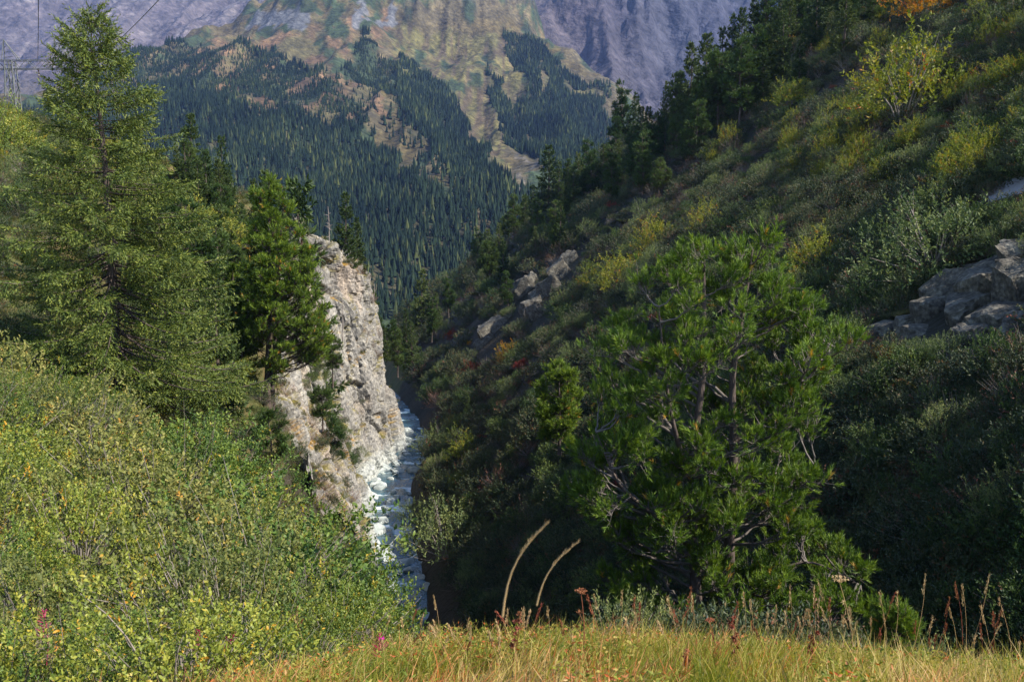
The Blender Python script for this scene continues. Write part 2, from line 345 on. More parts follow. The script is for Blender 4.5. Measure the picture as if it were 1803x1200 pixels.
# ------------------------------------------------------------------ stream
ys_ = np.linspace(70, 205, 270); us_ = np.linspace(-1, 1, 26)
yy, uu = np.meshgrid(ys_, us_, indexing='ij')
xx = xs(yy) + uu * (5.2 + vnoise(yy / 6, yy * 0, seed=4))
step_ = lambda t: np.floor(t / 9) * 9 + np.clip(((t / 9) % 1 - .55) / .45, 0, 1) * 9
zz = zs(step_(yy + vnoise(xx / 3, yy / 5, seed=6) * 2.5)) - .25 + fbm(xx / 1.2, yy / 2.5, oct=3, seed=7) * .16
V = np.stack([xx, yy, zz], -1).reshape(-1, 3); nd, na = xx.shape
i, j = np.meshgrid(np.arange(nd - 1), np.arange(na - 1), indexing='ij'); a = (i * na + j).ravel()
F = np.concatenate([np.stack([a, a + 1, a + na + 1], 1), np.stack([a, a + na + 1, a + na], 1)])
foam = .75 * sstep(.6, 1.3, fbm(xx / 2.2, yy / 4, oct=4, seed=9) * 1.3 + 1.1 * np.clip(((yy + 2.5 * vnoise(xx / 3, yy / 5, seed=6)) / 9 % 1 - .5) * 2, 0, 1)).ravel()
m, t, out = nodes('stream_water')
b = t.nodes.new('ShaderNodeBsdfPrincipled'); b.inputs['Roughness'].default_value = .12
a_ = t.nodes.new('ShaderNodeAttribute'); a_.attribute_name = 'tint'
nz = t.nodes.new('ShaderNodeTexNoise'); nz.inputs['Scale'].default_value = 1.8; nz.inputs['Detail'].default_value = 8
tcn = t.nodes.new('ShaderNodeTexCoord'); t.links.new(tcn.outputs['Object'], nz.inputs['Vector'])
ad = t.nodes.new('ShaderNodeMath'); ad.operation = 'MULTIPLY_ADD'; ad.inputs[1].default_value = .9; ad.inputs[2].default_value = -.45
t.links.new(nz.outputs[0], ad.inputs[0]); ad2 = t.nodes.new('ShaderNodeMath'); t.links.new(ad.outputs[0], ad2.inputs[0]); t.links.new(a_.outputs['Fac'], ad2.inputs[1])
rp = ramp(t, [(.12, (.03, .075, .095)), (.35, (.07, .155, .155)), (.6, (.35, .45, .47)), (.8, (.8, .84, .85))]); t.links.new(ad2.outputs[0], rp.inputs[0]); t.links.new(rp.outputs[0], b.inputs['Base Color'])
rr = ramp(t, [(.3, (.08,) * 3), (.6, (.6,) * 3)]); t.links.new(ad2.outputs[0], rr.inputs[0]); t.links.new(rr.outputs[0], b.inputs['Roughness'])
bp = t.nodes.new('ShaderNodeBump'); bp.inputs['Strength'].default_value = .6; bp.inputs['Distance'].default_value = .15
nz2 = t.nodes.new('ShaderNodeTexNoise'); nz2.inputs['Scale'].default_value = 3; nz2.inputs['Detail'].default_value = 5; t.links.new(tcn.outputs['Object'], nz2.inputs['Vector'])
t.links.new(nz2.outputs[0], bp.inputs['Height']); t.links.new(bp.outputs[0], b.inputs['Normal']); t.links.new(b.outputs[0], out.inputs[0])
M['water'] = m
wo = link('stream', mk_mesh('stream', V, F, tint=foam, smooth=True)); wo.data.materials.append(m); tag(wo, kind='structure')

# ------------------------------------------------------------------ left cliff
def catmull(P, n):
    P = np.asarray(P, float); k = len(P); tt = np.linspace(0, k - 1, n); i = np.minimum(tt.astype(int), k - 2); f = (tt - i)
    g = lambda q: P[np.clip(q, 0, k - 1)]
    sh = (n,) + (1,) * (P.ndim - 1); f = f.reshape(sh)
    p0, p1, p2, p3 = g(i - 1), g(i), g(i + 1), g(i + 2)
    return .5 * (2 * p1 + (p2 - p0) * f + (2 * p0 - 5 * p1 + 4 * p2 - p3) * f ** 2 + (3 * p1 - p0 - 3 * p2 + p3) * f ** 3)
cols = [[(672, 1075, 76), (640, 960, 74), (570, 870, 70)], [(660, 1005, 83), (622, 900, 80), (545, 815, 74)], [(655, 935, 93), (602, 850, 87), (492, 735, 77.5)],
        [(646, 880, 104), (590, 790, 96), (500, 690, 86)], [(640, 845, 114), (583, 735, 107), (525, 590, 101)], [(668, 812, 126), (597, 640, 121), (540, 448, 118)],
        [(697, 797, 134), (640, 600, 129), (562, 424, 125)], [(704, 783, 141), (668, 615, 138), (634, 462, 136)], [(704, 765, 151), (664, 590, 153), (640, 478, 150)], [(690, 735, 168), (650, 570, 168), (636, 490, 166)]]
G = []
for cc in cols:
    p = [at(*q) for q in cc]; b0 = p[0] + np.array([.8, 0, -5]); tp = p[2] + np.array([-4, 0.5, .2]); tp2 = p[2] + np.array([-9, 1, -3.0])
    G.append([b0, p[0], (p[0] + p[1]) / 2 + np.array([-.3, .3, 0]), p[1], (p[1] + p[2]) / 2, p[2], tp, tp2])
G = np.array(G); G = catmull(G, 250); G = catmull(G.transpose(1, 0, 2), 260).transpose(1, 0, 2)      # [along, up]
du = np.gradient(G, axis=0); dv = np.gradient(G, axis=1); N = norm(np.cross(dv, du))
N = np.where(N[..., :1] < -.2, -N, N)
X, Y, Z = G[..., 0], G[..., 1], G[..., 2]
ca, sa = math.cos(.5), math.sin(.5)
A1, B1 = Y * ca + Z * sa, -Y * sa + Z * ca
disp = fbm(X / 9, Y / 9, Z / 9, oct=3, seed=40) * 1.0 - .5
for sc_, am, sd in ((8.0, 1.8, 41), (3.6, .9, 45), (1.5, .34, 49), (.8, .14, 53)):
    f1, f2, rid, c3 = worley((X * .95 + Z * .3) / (sc_ * .55), Y / (sc_ * .9), (Z * .95 - X * .3) / (sc_ * 2.0), sd)
    tilt = (rid * 7.13 % 1 - .5) * c3[..., 1] + (rid * 13.7 % 1 - .5) * c3[..., 2]
    disp = disp + am * ((rid - .5) * 1.0 + tilt * .8) - am * .6 * sstep(.09, 0, f2 - f1)
disp = disp + .12 * fbm(X * 1.5, Y * 1.5, Z * 1.5, oct=3, seed=60, ridged=True)
gul = np.exp(-((np.linspace(0, 9, 250)[:, None] - 4.2) / .35) ** 2) * 1.6
disp = disp - gul * np.linspace(.5, 1, 260)[None]
Vc = (G + N * disp[..., None]).reshape(-1, 3)
Nn = norm(np.cross(np.gradient(Vc.reshape(G.shape), axis=1), np.gradient(Vc.reshape(G.shape), axis=0))); Nn = np.where(Nn[..., :1] < -.3, -Nn, Nn)
flat = sstep(.45, .75, np.abs(Nn[..., 2])) * sstep(-.15, .35, fbm(X / 3, Y / 3, Z / 3, oct=3, seed=62) + .15)
vv = np.linspace(0, 1, 260)[None]
rock = np.array([.205, .193, .174]) * (1 + .3 * fbm(X / 4, (X * .95 + Z * .3) / 2, (Z * .95 - X * .3) / 9, oct=4, seed=63)[..., None]) * (1 - .55 * sstep(.25, .6, fbm(X / 3, (X * .95 + Z * .3) / 1.2, (Z * .95 - X * .3) / 10, oct=3, seed=66))[..., None])
warm = sstep(.15, .5, fbm(X / 5, Y / 5, Z / 9, oct=3, seed=64))[..., None]; rock = rock * (1 - warm * .5) + np.array([.30, .225, .165]) * warm * .5
turf = np.array([.13, .11, .03]) + np.array([.075, .005, -.01]) * sstep(.0, .4, fbm(X / 2, Y / 2, Z / 2, oct=2, seed=65))[..., None]
colc = rock * (1 - flat[..., None]) + turf * flat[..., None]
low = sstep(.19, .14, vv)[..., None] * np.ones_like(colc); colc = colc * (1 - low) + np.array([.30, .31, .29]) * low
nd, na = 250, 260; i, j = np.meshgrid(np.arange(nd - 1), np.arange(na - 1), indexing='ij'); a = (i * na + j).ravel()
F = np.concatenate([np.stack([a, a + 1, a + na + 1], 1), np.stack([a, a + na + 1, a + na], 1)])
M['cliff'] = noisy('cliff_rock', [(.28, (.50, .50, .52)), (.46, (.92, .92, .92)), (.7, (1.3, 1.28, 1.22))], .8, cover=True, bump=.9, dist=.3, bscale=2.2, detail=10, stretch=(1, 1, .6), fine=3.5)
co = link('cliff', mk_mesh('cliff', Vc, F, col=np.clip(colc.reshape(-1, 3), .01, 1))); co.data.materials.append(M['cliff']); tag(co, kind='structure')

# ------------------------------------------------------------------ the mountains
def mset(pts): return [at(*p) for p in pts]
MID = mset([(745, 505, 880), (690, 545, 800), (560, 430, 950), (650, 460, 900), (780, 440, 950), (830, 405, 1000), (900, 355, 1100), (930, 325, 1180), (965, 300, 1300), (400, 430, 900), (200, 430, 850), (0, 430, 800), (-200, 430, 800),
    (610, 150, 1900), (680, 215, 1650), (740, 272, 1450), (800, 330, 1250), (850, 372, 1120), (640, 30, 2300), (300, 330, 1200), (300, 250, 1500), (300, 180, 1800), (300, 115, 2150), (250, 105, 2150), (210, 118, 2100), (150, 140, 2000), (60, 175, 1850), (0, 190, 1750), (-150, 200, 1700),
    (450, 300, 1300), (450, 200, 1700), (450, 100, 2150), (430, 40, 2450), (540, 55, 2350), (330, 82, 2250), (380, 60, 2350), (600, 300, 1300), (560, 200, 1720), (100, 300, 1300),
    (755, 200, 1980), (800, 100, 2400), (720, 60, 2400), (850, 200, 2050), (840, 295, 1620), (900, 130, 2300), (900, 250, 1800), (960, 200, 2000), (1000, 150, 2250), (1055, 168, 2200), (1000, 260, 1700), (930, 290, 1450), (1060, 215, 2000), (1100, 300, 1700), (1200, 330, 1600), (1300, 350, 1600),
    (890, 40, 2650), (960, 80, 2500), (440, 10, 2600), (560, -60, 2800), (700, -80, 2950), (860, -60, 2950), (930, 10, 2800), (1010, 110, 2450)])
def back(p, d, dz): q = np.array(p); return q * (d / q[1]) + np.array([0, 0, dz])
for p, d, dz in [((-150, 200, 1700), 2300, -150), ((0, 190, 1750), 2400, -170), ((150, 140, 2000), 2600, -190), ((250, 105, 2150), 2750, -200), ((330, 82, 2250), 2850, -220), ((430, 40, 2450), 3000, -250), ((440, 10, 2600), 3200, -330), ((560, -60, 2800), 3400, -250), ((860, -60, 2950), 3400, -350), ((930, 10, 2800), 3200, -300), ((1010, 110, 2450), 2900, -260), ((1055, 168, 2200), 2700, -250), ((1200, 200, 2000), 2600, -250), ((1300, 250, 2000), 2600, -250)]:
    MID.append(back(at(*p), d, dz))
Mf0 = rbf(MID, 3e-3)
def Mf(x, y):
    d = np.hypot(x, y); amp = sstep(700, 1600, d)
    z = Mf0(x, y)
    z = z + amp * (fbm(x / 240, y / 620, oct=5, seed=70, ridged=True) * 55 + fbm(x / 70, y / 330, oct=4, seed=77, ridged=True) * 16)
    hi = sstep(420, 700, z)
    return z + hi * fbm(x / 110, y / 300, oct=5, seed=80, ridged=True, gain=.6) * 60
V, F = polar_grid(-39, 24, 430, 720, 3300, 300, Mf)
def poly_world(pp, f, near, far):
    q = [hit(a, b, far, f, near) for a, b in pp]; return np.array([p[:2] for p in q if p is not None])
def inpoly(P, x, y):
    c = np.zeros(x.shape, bool); n = len(P)
    for i in range(n):
        x1, y1 = P[i]; x2, y2 = P[i - 1]
        cond = ((y1 > y) != (y2 > y)) & (x < (x2 - x1) * (y - y1) / (y2 - y1 + 1e-9) + x1); c ^= cond
    return c
def PW(pp): return poly_world(pp, Mf, 700, 3300)
dense = [PW([(-80, 205), (60, 200), (200, 175), (300, 140), (420, 185), (520, 195), (600, 215), (650, 245), (700, 285), (780, 345), (830, 385), (850, 420), (800, 520), (640, 540), (560, 470), (300, 450), (0, 430), (-80, 400)]),
         PW([(720, 110), (770, 150), (790, 170), (830, 235), (860, 285), (915, 335), (935, 365), (870, 392), (810, 340), (750, 262), (700, 200), (700, 130)]),
         PW([(855, 125), (880, 150), (905, 190), (930, 240), (945, 285), (915, 270), (880, 215)]), PW([(950, 165), (1000, 165), (1060, 178), (1075, 220), (1060, 300), (990, 320), (960, 300), (935, 240), (905, 175)]),
         PW([(885, 55), (960, 80), (990, 115), (1030, 150), (1070, 165), (1060, 178), (1005, 150), (960, 110), (930, 120), (890, 95)]), PW([(905, 110), (935, 125), (950, 165), (925, 170)]), PW([(960, 120), (985, 135), (990, 165), (965, 160)])]
sparse = [PW([(205, 112), (330, 75), (440, 95), (520, 115), (600, 150), (660, 235), (600, 215), (520, 195), (420, 185), (300, 140), (200, 175), (60, 200)]), PW([(640, 60), (700, 110), (700, 200), (640, 210), (600, 150)])]
clear = [PW([(672, 205), (735, 240), (800, 318), (842, 372), (822, 380), (768, 328), (710, 262), (668, 222)]), PW([(590, 120), (640, 150), (700, 190), (690, 220), (640, 190), (590, 150)])]
heath = [PW([(200, 115), (330, 80), (440, 50), (600, 40), (680, 0), (700, 60), (660, 110), (680, 210), (600, 215), (420, 190), (300, 150)])]
scree = [PW([(425, 52), (470, 12), (500, 18), (520, 8), (560, 42), (530, 58)]), PW([(622, 50), (628, 0), (640, 0), (636, 30), (690, 0), (700, 6), (640, 52)])]
meadow = [PW([(690, 30), (760, 55), (850, 55), (900, 60), (1000, 130), (1062, 168), (1050, 178), (980, 165), (900, 170), (880, 300), (820, 300), (720, 200), (690, 130)])]
waterf = [PW([(893, 225), (912, 250), (925, 290), (945, 330), (935, 335), (915, 295), (898, 255)])]
x, y, z = V.T
wx = x + 25 * fbm(x / 60, y / 60, oct=3, seed=90); wy = y + 50 * fbm(x / 60, y / 60, oct=3, seed=91)
anyp = lambda L, a, b: np.any([inpoly(P, a, b) for P in L], axis=0)
col = np.tile(np.array([.072, .058, .028]), (len(V), 1)) + .02 * fbm(x / 90, y / 90, oct=3, seed=92)[:, None]
h = anyp(heath, wx, wy); n = sstep(-.35, .35, fbm(x / 28, y / 60, oct=4, seed=93))[:, None]
col[h] = (np.array([.105, .066, .036]) * n + np.array([.066, .058, .026]) * (1 - n))[h]
mm = anyp(meadow, wx, wy); strp = sstep(.2, .7, fbm(x / 14, y / 320, oct=3, seed=99, ridged=True))[:, None]
col[mm] = (np.array([.094, .084, .030]) * (1 - strp) + np.array([.070, .052, .030]) * strp)[mm]
dw = sstep(.02, .22, fbm(x / 40, y / 85, oct=4, seed=101) + .12 * fbm(x / 9, y / 14, oct=2, seed=102) - .10 * mm - .05)[:, None]
col = col * (1 - dw) + np.array([.026, .040, .018]) * dw
col = col * (1 + .55 * fbm(x / 13, y / 24, oct=3, seed=103)[:, None])
fl = anyp(dense, wx, wy)[:, None]; col = np.where(fl, col * .55 + np.array([.012, .016, .008]), col)
hi = sstep(600, 760, z + 60 * fbm(x / 120, y / 120, oct=3, seed=94))[:, None] * (~mm)[:, None]; col = col * (1 - hi) + np.array([.044, .040, .048]) * hi
sc = anyp(scree, wx, wy); col[sc] = np.array([.085, .088, .095])
wf = anyp(waterf, wx, wy); col[wf] = np.array([.10, .088, .068])
mo = link('mountain', mk_mesh('mountain', V, F, col=np.clip(col, .01, 1), smooth=True)); mo.data.materials.append(M['mountain']); tag(mo, kind='structure')

# conifer forest on the mountain
rng = np.random.default_rng(5)
N0 = 230000
ang = np.radians(rng.uniform(-36, 14, N0)); dd = np.sqrt(rng.uniform(760 ** 2, 2900 ** 2, N0)); fx, fy = np.tan(ang) * dd, dd
wx = fx + 22 * fbm(fx / 50, fy / 50, oct=3, seed=95); wy = fy + 45 * fbm(fx / 50, fy / 50, oct=3, seed=96)
clump = fbm(fx / 45, fy / 70, oct=3, seed=97)
pd = np.where(anyp(dense, wx, wy), .8 + .6 * clump, 0.0); pd = np.maximum(pd, np.where(anyp(sparse, wx, wy), .85 + 1.2 * clump, 0)); pd = np.where(anyp(clear, wx, wy), .06, pd)
pd = np.maximum(pd, np.where(dd < 1100, .55, 0.0)); pd = pd * np.clip(dd / 1500, .75, 1)
keep = rng.random(N0) < pd
fx, fy = fx[keep], fy[keep]; fz = Mf(fx, fy); nT = len(fx)
hh = rng.uniform(6, 19, nT) * np.where(anyp(sparse, fx, fy), .6, 1.0) * np.clip(1.15 - (fz - 100) / 1500, .6, 1.1); rr = hh * rng.uniform(.12, .25, nT)
tv, tf, tt_ = [], [], []
kk = 6
prof = [(0.05, 1.0, .62), (.38, .66, 1.0)]
for lo, r0, topz in prof:
    th = np.arange(kk) * 2 * np.pi / kk + rng.uniform(0, 6.3, nT)[:, None]
    rad = rr[:, None] * r0 * rng.uniform(.65, 1.15, (nT, kk)); zz_ = hh[:, None] * (lo + rng.uniform(-.05, .05, (nT, kk)))
    ring = np.stack([fx[:, None] + np.cos(th) * rad, fy[:, None] + np.sin(th) * rad, fz[:, None] + zz_], -1)
    apex = np.stack([fx, fy, fz + hh * topz], -1)[:, None]
    tv.append(np.concatenate([ring, apex], 1)); 
VV = np.stack(tv, 1)                                        # tree, tier, ring+apex
f = np.array([[q, (q + 1) % kk, kk] for q in range(kk)])
off = (np.arange(nT * 2) * (kk + 1))[:, None, None]
larch = (rng.random(nT) < .16)
tin = np.clip(np.repeat(rng.uniform(.1, .55, nT) + np.where(larch, .4, 0) + .25 * vnoise(fx / 80, fy / 80, seed=98), 2 * (kk + 1)), 0, 1)
me = mk_mesh('forest', VV.reshape(-1, 3), (off + f).reshape(-1, 3), tint=tin); me.materials.append(M['far_tree'])
tag(link('forest', me), 'dense dark conifer forest covering the mountainside across the valley', 'forest', kind='stuff')

FAR = mset([(-250, 240, 3400), (0, 230, 3400), (200, 170, 3700), (380, 160, 3800), (-250, 0, 4700), (0, 60, 4500), (0, -80, 5200), (150, 20, 4700), (250, 60, 4500), (300, 20, 4700), (350, 30, 4600), (200, -80, 5300), (400, 20, 5000), (420, -60, 5600), (300, -40, 5200),
    (940, 170, 3200), (1000, 100, 3400), (1060, 180, 3150), (1100, 100, 3500), (1150, 180, 3200), (1150, 20, 3800), (1000, -20, 3800), (1200, -90, 4200), (1100, -100, 4300), (1230, 30, 4100), (1290, 20, 4400), (1340, -10, 4600), (1400, -40, 4700), (900, -120, 4200), (1300, 180, 3400), (1500, 100, 3600), (1500, -100, 4700),
    (1150, 330, 2450), (1350, 330, 2450), (600, 330, 2450), (100, 330, 2450), (-250, 330, 2450), (600, 200, 3500), (700, 150, 3700), (600, -100, 5000), (750, -120, 4700)])
for p, d, dz in [((-250, 0, 4700), 6500, -100), ((0, -80, 5200), 6800, -300), ((420, -60, 5600), 7000, -300), ((1200, -90, 4200), 6000, -300), ((1500, -100, 4700), 6500, -300), ((750, -120, 4700), 6500, -300)]: FAR.append(back(at(*p), d, dz))
Ff0 = rbf(FAR, 3e-3)
def Ff(x, y):
    z = Ff0(x, y); ri = sstep(300, 1200, x + .12 * y)
    z = z + fbm(x / 800, y / 1500, oct=5, seed=110, ridged=True, gain=.55) * (100 + 90 * ri)
    return z + fbm(x / 190, y / 800, oct=5, seed=113, ridged=True, gain=.62) * (75 + 55 * ri)
V, F = polar_grid(-41, 32, 400, 2600, 7000, 210, Ff)
x, y, z = V.T
n = fbm(x / 300, y / 500, oct=4, seed=120)[:, None]
col = np.array([.070, .058, .062]) + n * np.array([.03, .03, .032])
gz = (sstep(620, 250, z + 200 * fbm(x / 250, y / 400, oct=3, seed=121)) * sstep(300, -600, x))[:, None]
col = col * (1 - gz) + np.array([.075, .062, .036]) * gz
str_ = sstep(.55, .8, fbm(x / 45 + 3 * fbm(x / 400, y / 400, seed=123), y / 900, oct=2, seed=122, ridged=True))[:, None] * sstep(300, -600, x)[:, None]
col = col * (1 - str_ * .6) + np.array([.16, .14, .135]) * str_ * .6
bl = sstep(200, 900, x + .1 * y - 150)[:, None]; col = col * (1 - bl) + (np.array([.030, .031, .046]) + n * .018) * bl  # right-hand peaks darkened and blued: shade and haze put into the rock colour
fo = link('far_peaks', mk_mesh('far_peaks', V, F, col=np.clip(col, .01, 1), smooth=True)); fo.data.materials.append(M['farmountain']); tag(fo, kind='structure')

#PART2
def project(p):
    p = np.asarray(p, float); f = p[..., 1] * cP - p[..., 2] * sP; u = p[..., 0] / f; v = (p[..., 1] * sP + p[..., 2] * cP) / f
    return 901.5 + u * FPX, 600 - v * FPX
def ground(x, y):                       # height of the built terrain sheet
    fa = (math.degrees(math.atan2(x, y)) + 52) / 108 * 359; fd = math.log(max(y, 1.21) / 1.2) / math.log(480 / 1.2) * 289
    i = int(min(max(fd, 0), 288)); j = int(min(max(fa, 0), 358)); a, b = min(max(fd - i, 0), 1), min(max(fa - j, 0), 1)
    return float((TG[i, j] * (1 - b) + TG[i, j + 1] * b) * (1 - a) + (TG[i + 1, j] * (1 - b) + TG[i + 1, j + 1] * b) * a)
def twig_tint(rng, n, per, a, b, spread=.12):
    return np.clip(np.repeat(rng.uniform(a, b, n), per) + rng.normal(size=n * per) * spread, 0, .96)

# ------------------------------------------------------------------ tree builders (local space, base at origin)
def spruce(Ht, Rd, nb, ntw, nbl, bl, bw, seed, power=.85, lo=.05, droop=.35, tr=None):
    rng = np.random.default_rng(seed); fol_, wood, trunk = Geo(), Geo(), Geo()
    tz = np.linspace(0, 1, 14); wob = np.stack([np.sin(tz * 5 + seed) * .006 * Ht, np.cos(tz * 4 + seed) * .006 * Ht, tz * Ht], 1)
    r0 = tr or Ht * .017; trunk.add(*tube(wob, r0 * (1 - tz) ** .8 + .01 * r0, 8))
    t = np.sort(1 - (1 - lo) * rng.random(nb) ** .62 if False else lo + (1 - lo) * (rng.random(nb) ** 1.15)); az = np.arange(nb) * 2.399 + rng.normal(size=nb) * .4
    SP, SD, SL = [], [], []
    for i in range(nb):
        Lb = (Rd * (1 - t[i]) ** power + .02 * Ht) * rng.uniform(.68, 1.12)
        pitch = .55 * sstep(.6, 1, t[i]) - droop * (1 - t[i]) * rng.uniform(.4, 1.3)
        d = np.array([math.cos(az[i]), math.sin(az[i]), 0]); s = np.linspace(0, 1, 7)
        z0 = t[i] * Ht; c = np.array([np.interp(z0, wob[:, 2], wob[:, 0]), np.interp(z0, wob[:, 2], wob[:, 1]), z0])
        P = c + d * (Lb * s)[:, None] + np.array([0, 0, 1]) * (Lb * (math.tan(pitch) * s + .28 * s ** 2.4 * (1 - .5 * t[i])))[:, None]
        wood.add(*tube(P, np.linspace(max(.012 * Lb, .006 * Rd * .6), .003 * Lb, 7), 3))
        m = max(4, int(ntw * (Lb / Rd) ** .8)); ss = rng.uniform(.12, 1, m) ** .8
        base = np.stack([np.interp(ss, s, P[:, k]) for k in range(3)], 1)
        tang = norm(np.stack([np.interp(ss, s, np.gradient(P[:, k])) for k in range(3)], 1))
        side = np.cross(tang, [0, 0, 1]) * np.where(rng.random(m) < .5, 1, -1)[:, None]
        hang = rng.random(m) < .58
        dd = norm(tang * .75 + side * rng.uniform(.3, 1.0, m)[:, None] + np.array([0, 0, 1]) * np.where(hang, -rng.uniform(.5, 1.6, m), rng.uniform(-.15, .18, m))[:, None])
        ll = Rd * .06 + Lb * .22 * (1.05 - ss) * rng.uniform(.6, 1.1, m); ll = np.where(hang, np.minimum(ll, Rd * .10), ll)
        SP.append(base); SD.append(dd); SL.append(ll)
        SP.append(P[-1:]); SD.append(tang[:1] * 0 + norm(P[-1] - P[-2])); SL.append(np.array([Rd * .08]))
    SP, SD, SL = np.concatenate(SP), np.concatenate(SD), np.concatenate(SL); n = len(SP)
    f = np.tile(np.linspace(.0, 1, nbl), n); P = np.repeat(SP, nbl, 0) + np.repeat(SD * SL[:, None], nbl, 0) * f[:, None]
    rnd = rng.normal(size=(n * nbl, 3)); D = np.repeat(SD, nbl, 0); perp = norm(rnd - D * (rnd * D).sum(1, keepdims=True))
    dirn = D * .9 + perp * .6 + np.array([0, 0, .1])
    V, F, k = leaves(P, dirn, bl * rng.uniform(.7, 1.25, n * nbl), bw, rng, .15)
    T = np.repeat(np.clip(twig_tint(rng, n, nbl, .25, .75) + .18 * (f - .5), 0, 1), k)
    fol_.add(V, F, T)
    return trunk, wood, fol_
def inp(P, x, y): return inpoly(np.asarray(P, float), np.asarray(x, float), np.asarray(y, float))
def env_pine(poly, trunks, nl, ns, tl, nn, nl_len, nw, seed, depth=.8, limb_r=.05, upb=.5, dead=.0, tuft_p=.75):
    rng = np.random.default_rng(seed); poly = np.array(poly, float); fol_, wood, trunk = Geo(), Geo(), Geo()
    for P, r in trunks:
        P = catmull(np.array(P, float), 16); trunk.add(*tube(P, np.linspace(r, r * .12, 16) * (1 + .35 * np.exp(-np.arange(16) / .8)), 8))
    TP = [catmull(np.array(P, float), 60) for P, r in trunks]
    lo, hi = poly.min(0), poly.max(0); cen = []; size = math.sqrt((hi[0] - lo[0]) * (hi[1] - lo[1])); per = 7; ncl = max(8, nl // per); md = .72 * size / math.sqrt(ncl); tries = 0
    inset = .1 * md
    while len(cen) < ncl and tries < 6000:
        tries += 1; x, z = rng.uniform(lo, hi)
        if not inp(poly, np.array([x, x - inset, x + inset, x]), np.array([z, z, z, z + inset])).all(): continue
        xs_ = np.linspace(lo[0], hi[0], 80); ins = xs_[inp(poly, xs_, np.full(80, z))]
        if len(ins) == 0: continue
        c, hw = (ins.min() + ins.max()) / 2, (ins.max() - ins.min()) / 2 + .05
        rel = min(1, abs(x - c) / hw); yy = rng.uniform(-1, 1); yy = math.copysign(abs(yy) ** .6, yy) * hw * depth * math.sqrt(max(.05, 1 - rel ** 2))
        if any((x - a[0]) ** 2 + (yy - a[1]) ** 2 + 1.6 * (z - a[2]) ** 2 < (md * .8) ** 2 for a in cen) and tries < 4000: continue
        cen.append((x, yy, z))
    TFp, TFd = [], []
    for cc_ in cen:
        cc_ = np.array(cc_); best = None
        for P in TP:
            hz = np.hypot(P[:, 0] - cc_[0], P[:, 1] - cc_[1]); want = cc_[2] - .40 * hz - .1
            sc_ = np.abs(P[:, 2] - want) + .6 * hz; k = sc_.argmin()
            if best is None or sc_[k] < best[0]: best = (sc_[k], P[k])
        a = best[1]; L = np.linalg.norm(cc_ - a); hv = (cc_ - a) * np.array([1, 1, 0]); ctrl = a + hv * .62 + np.array([0, 0, (cc_[2] - a[2]) * .2]) + rng.normal(size=3) * .06 * L
        s = np.linspace(0, 1, 8)[:, None]; ML = a * (1 - s) ** 2 + 2 * ctrl * s * (1 - s) + cc_ * s * s + rng.normal(size=(8, 3)) * .018 * L * (s * (1 - s) * 4)
        lr0 = min(limb_r * 1.3, .02 * L + .012); wood.add(*tube(ML, np.linspace(lr0, lr0 * .35, 8), 5))
        out = norm(hv + 1e-6)
        for q_ in range(per):
            tip = cc_ + rng.normal(size=3) * md * np.array([.40, .40, .22]) + out * md * .12 + np.array([0, 0, .12 * md]); st = ML[int(rng.integers(4, 8))]; L2 = np.linalg.norm(tip - st) + 1e-6
            s = np.linspace(0, 1, 5)[:, None]; ctrl = st + (tip - st) * np.array([.6, .6, .2]); P = st * (1 - s) ** 2 + 2 * ctrl * s * (1 - s) + tip * s * s; lr = lr0 * .42
            wood.add(*tube(P, np.linspace(lr, lr * .4, 5), 3))
            m = max(3, int(ns * rng.uniform(.7, 1.3))); ss = 1 - .75 * rng.random(m) ** 1.2; s1 = np.linspace(0, 1, 5)
            base = np.stack([np.interp(ss, s1, P[:, k]) for k in range(3)], 1); tg = norm(np.stack([np.interp(ss, s1, np.gradient(P[:, k])) for k in range(3)], 1))
            d = norm(tg * .5 + rng.normal(size=(m, 3)) * .5 + np.array([0, 0, upb]) + out * .2); ll = tl * rng.uniform(.9, 2.4, m)
            e2 = base + d * ll[:, None] + np.array([0, 0, .09]) * ll[:, None]
            for q in range(m): wood.add(*tube(np.array([base[q], e2[q]]), np.array([lr * .4, lr * .22]) + .002, 3))
            ok = rng.random(m) >= dead; dd = norm(e2 - base + np.array([0, 0, .3]) * ll[:, None]); TFp += list((e2 - dd * tl * .4)[ok]); TFd += list(dd[ok])
            ok = rng.random(m) < tuft_p * .6; fr = rng.uniform(.3, .8, m)[:, None]; TFp += list((base + (e2 - base) * fr)[ok]); TFd += list(norm(dd + rng.normal(size=(m, 3)) * .5)[ok])
    TFp, TFd = np.array(TFp), np.array(TFd); n = len(TFp)
    f = np.tile(np.linspace(0, 1, nn), n); D = np.repeat(TFd, nn, 0); P = np.repeat(TFp, nn, 0) + D * (f * tl)[:, None]
    rnd = rng.normal(size=(n * nn, 3)); perp = norm(rnd - D * (rnd * D).sum(1, keepdims=True))
    V, F, k = needles(P, D * (.6 + .7 * f)[:, None] + perp * .6, nl_len * rng.uniform(.75, 1.15, n * nn), nw, rng)
    old = np.repeat(rng.random(n) < .012, nn)
    T = np.clip(np.repeat(rng.uniform(.2, .75, n), nn) + .2 * (f - .5) + rng.normal(size=n * nn) * .08, 0, .95); T = np.where(old, 1.0, T)
    fol_.add(V, F, np.repeat(T, k))
    return trunk, wood, fol_
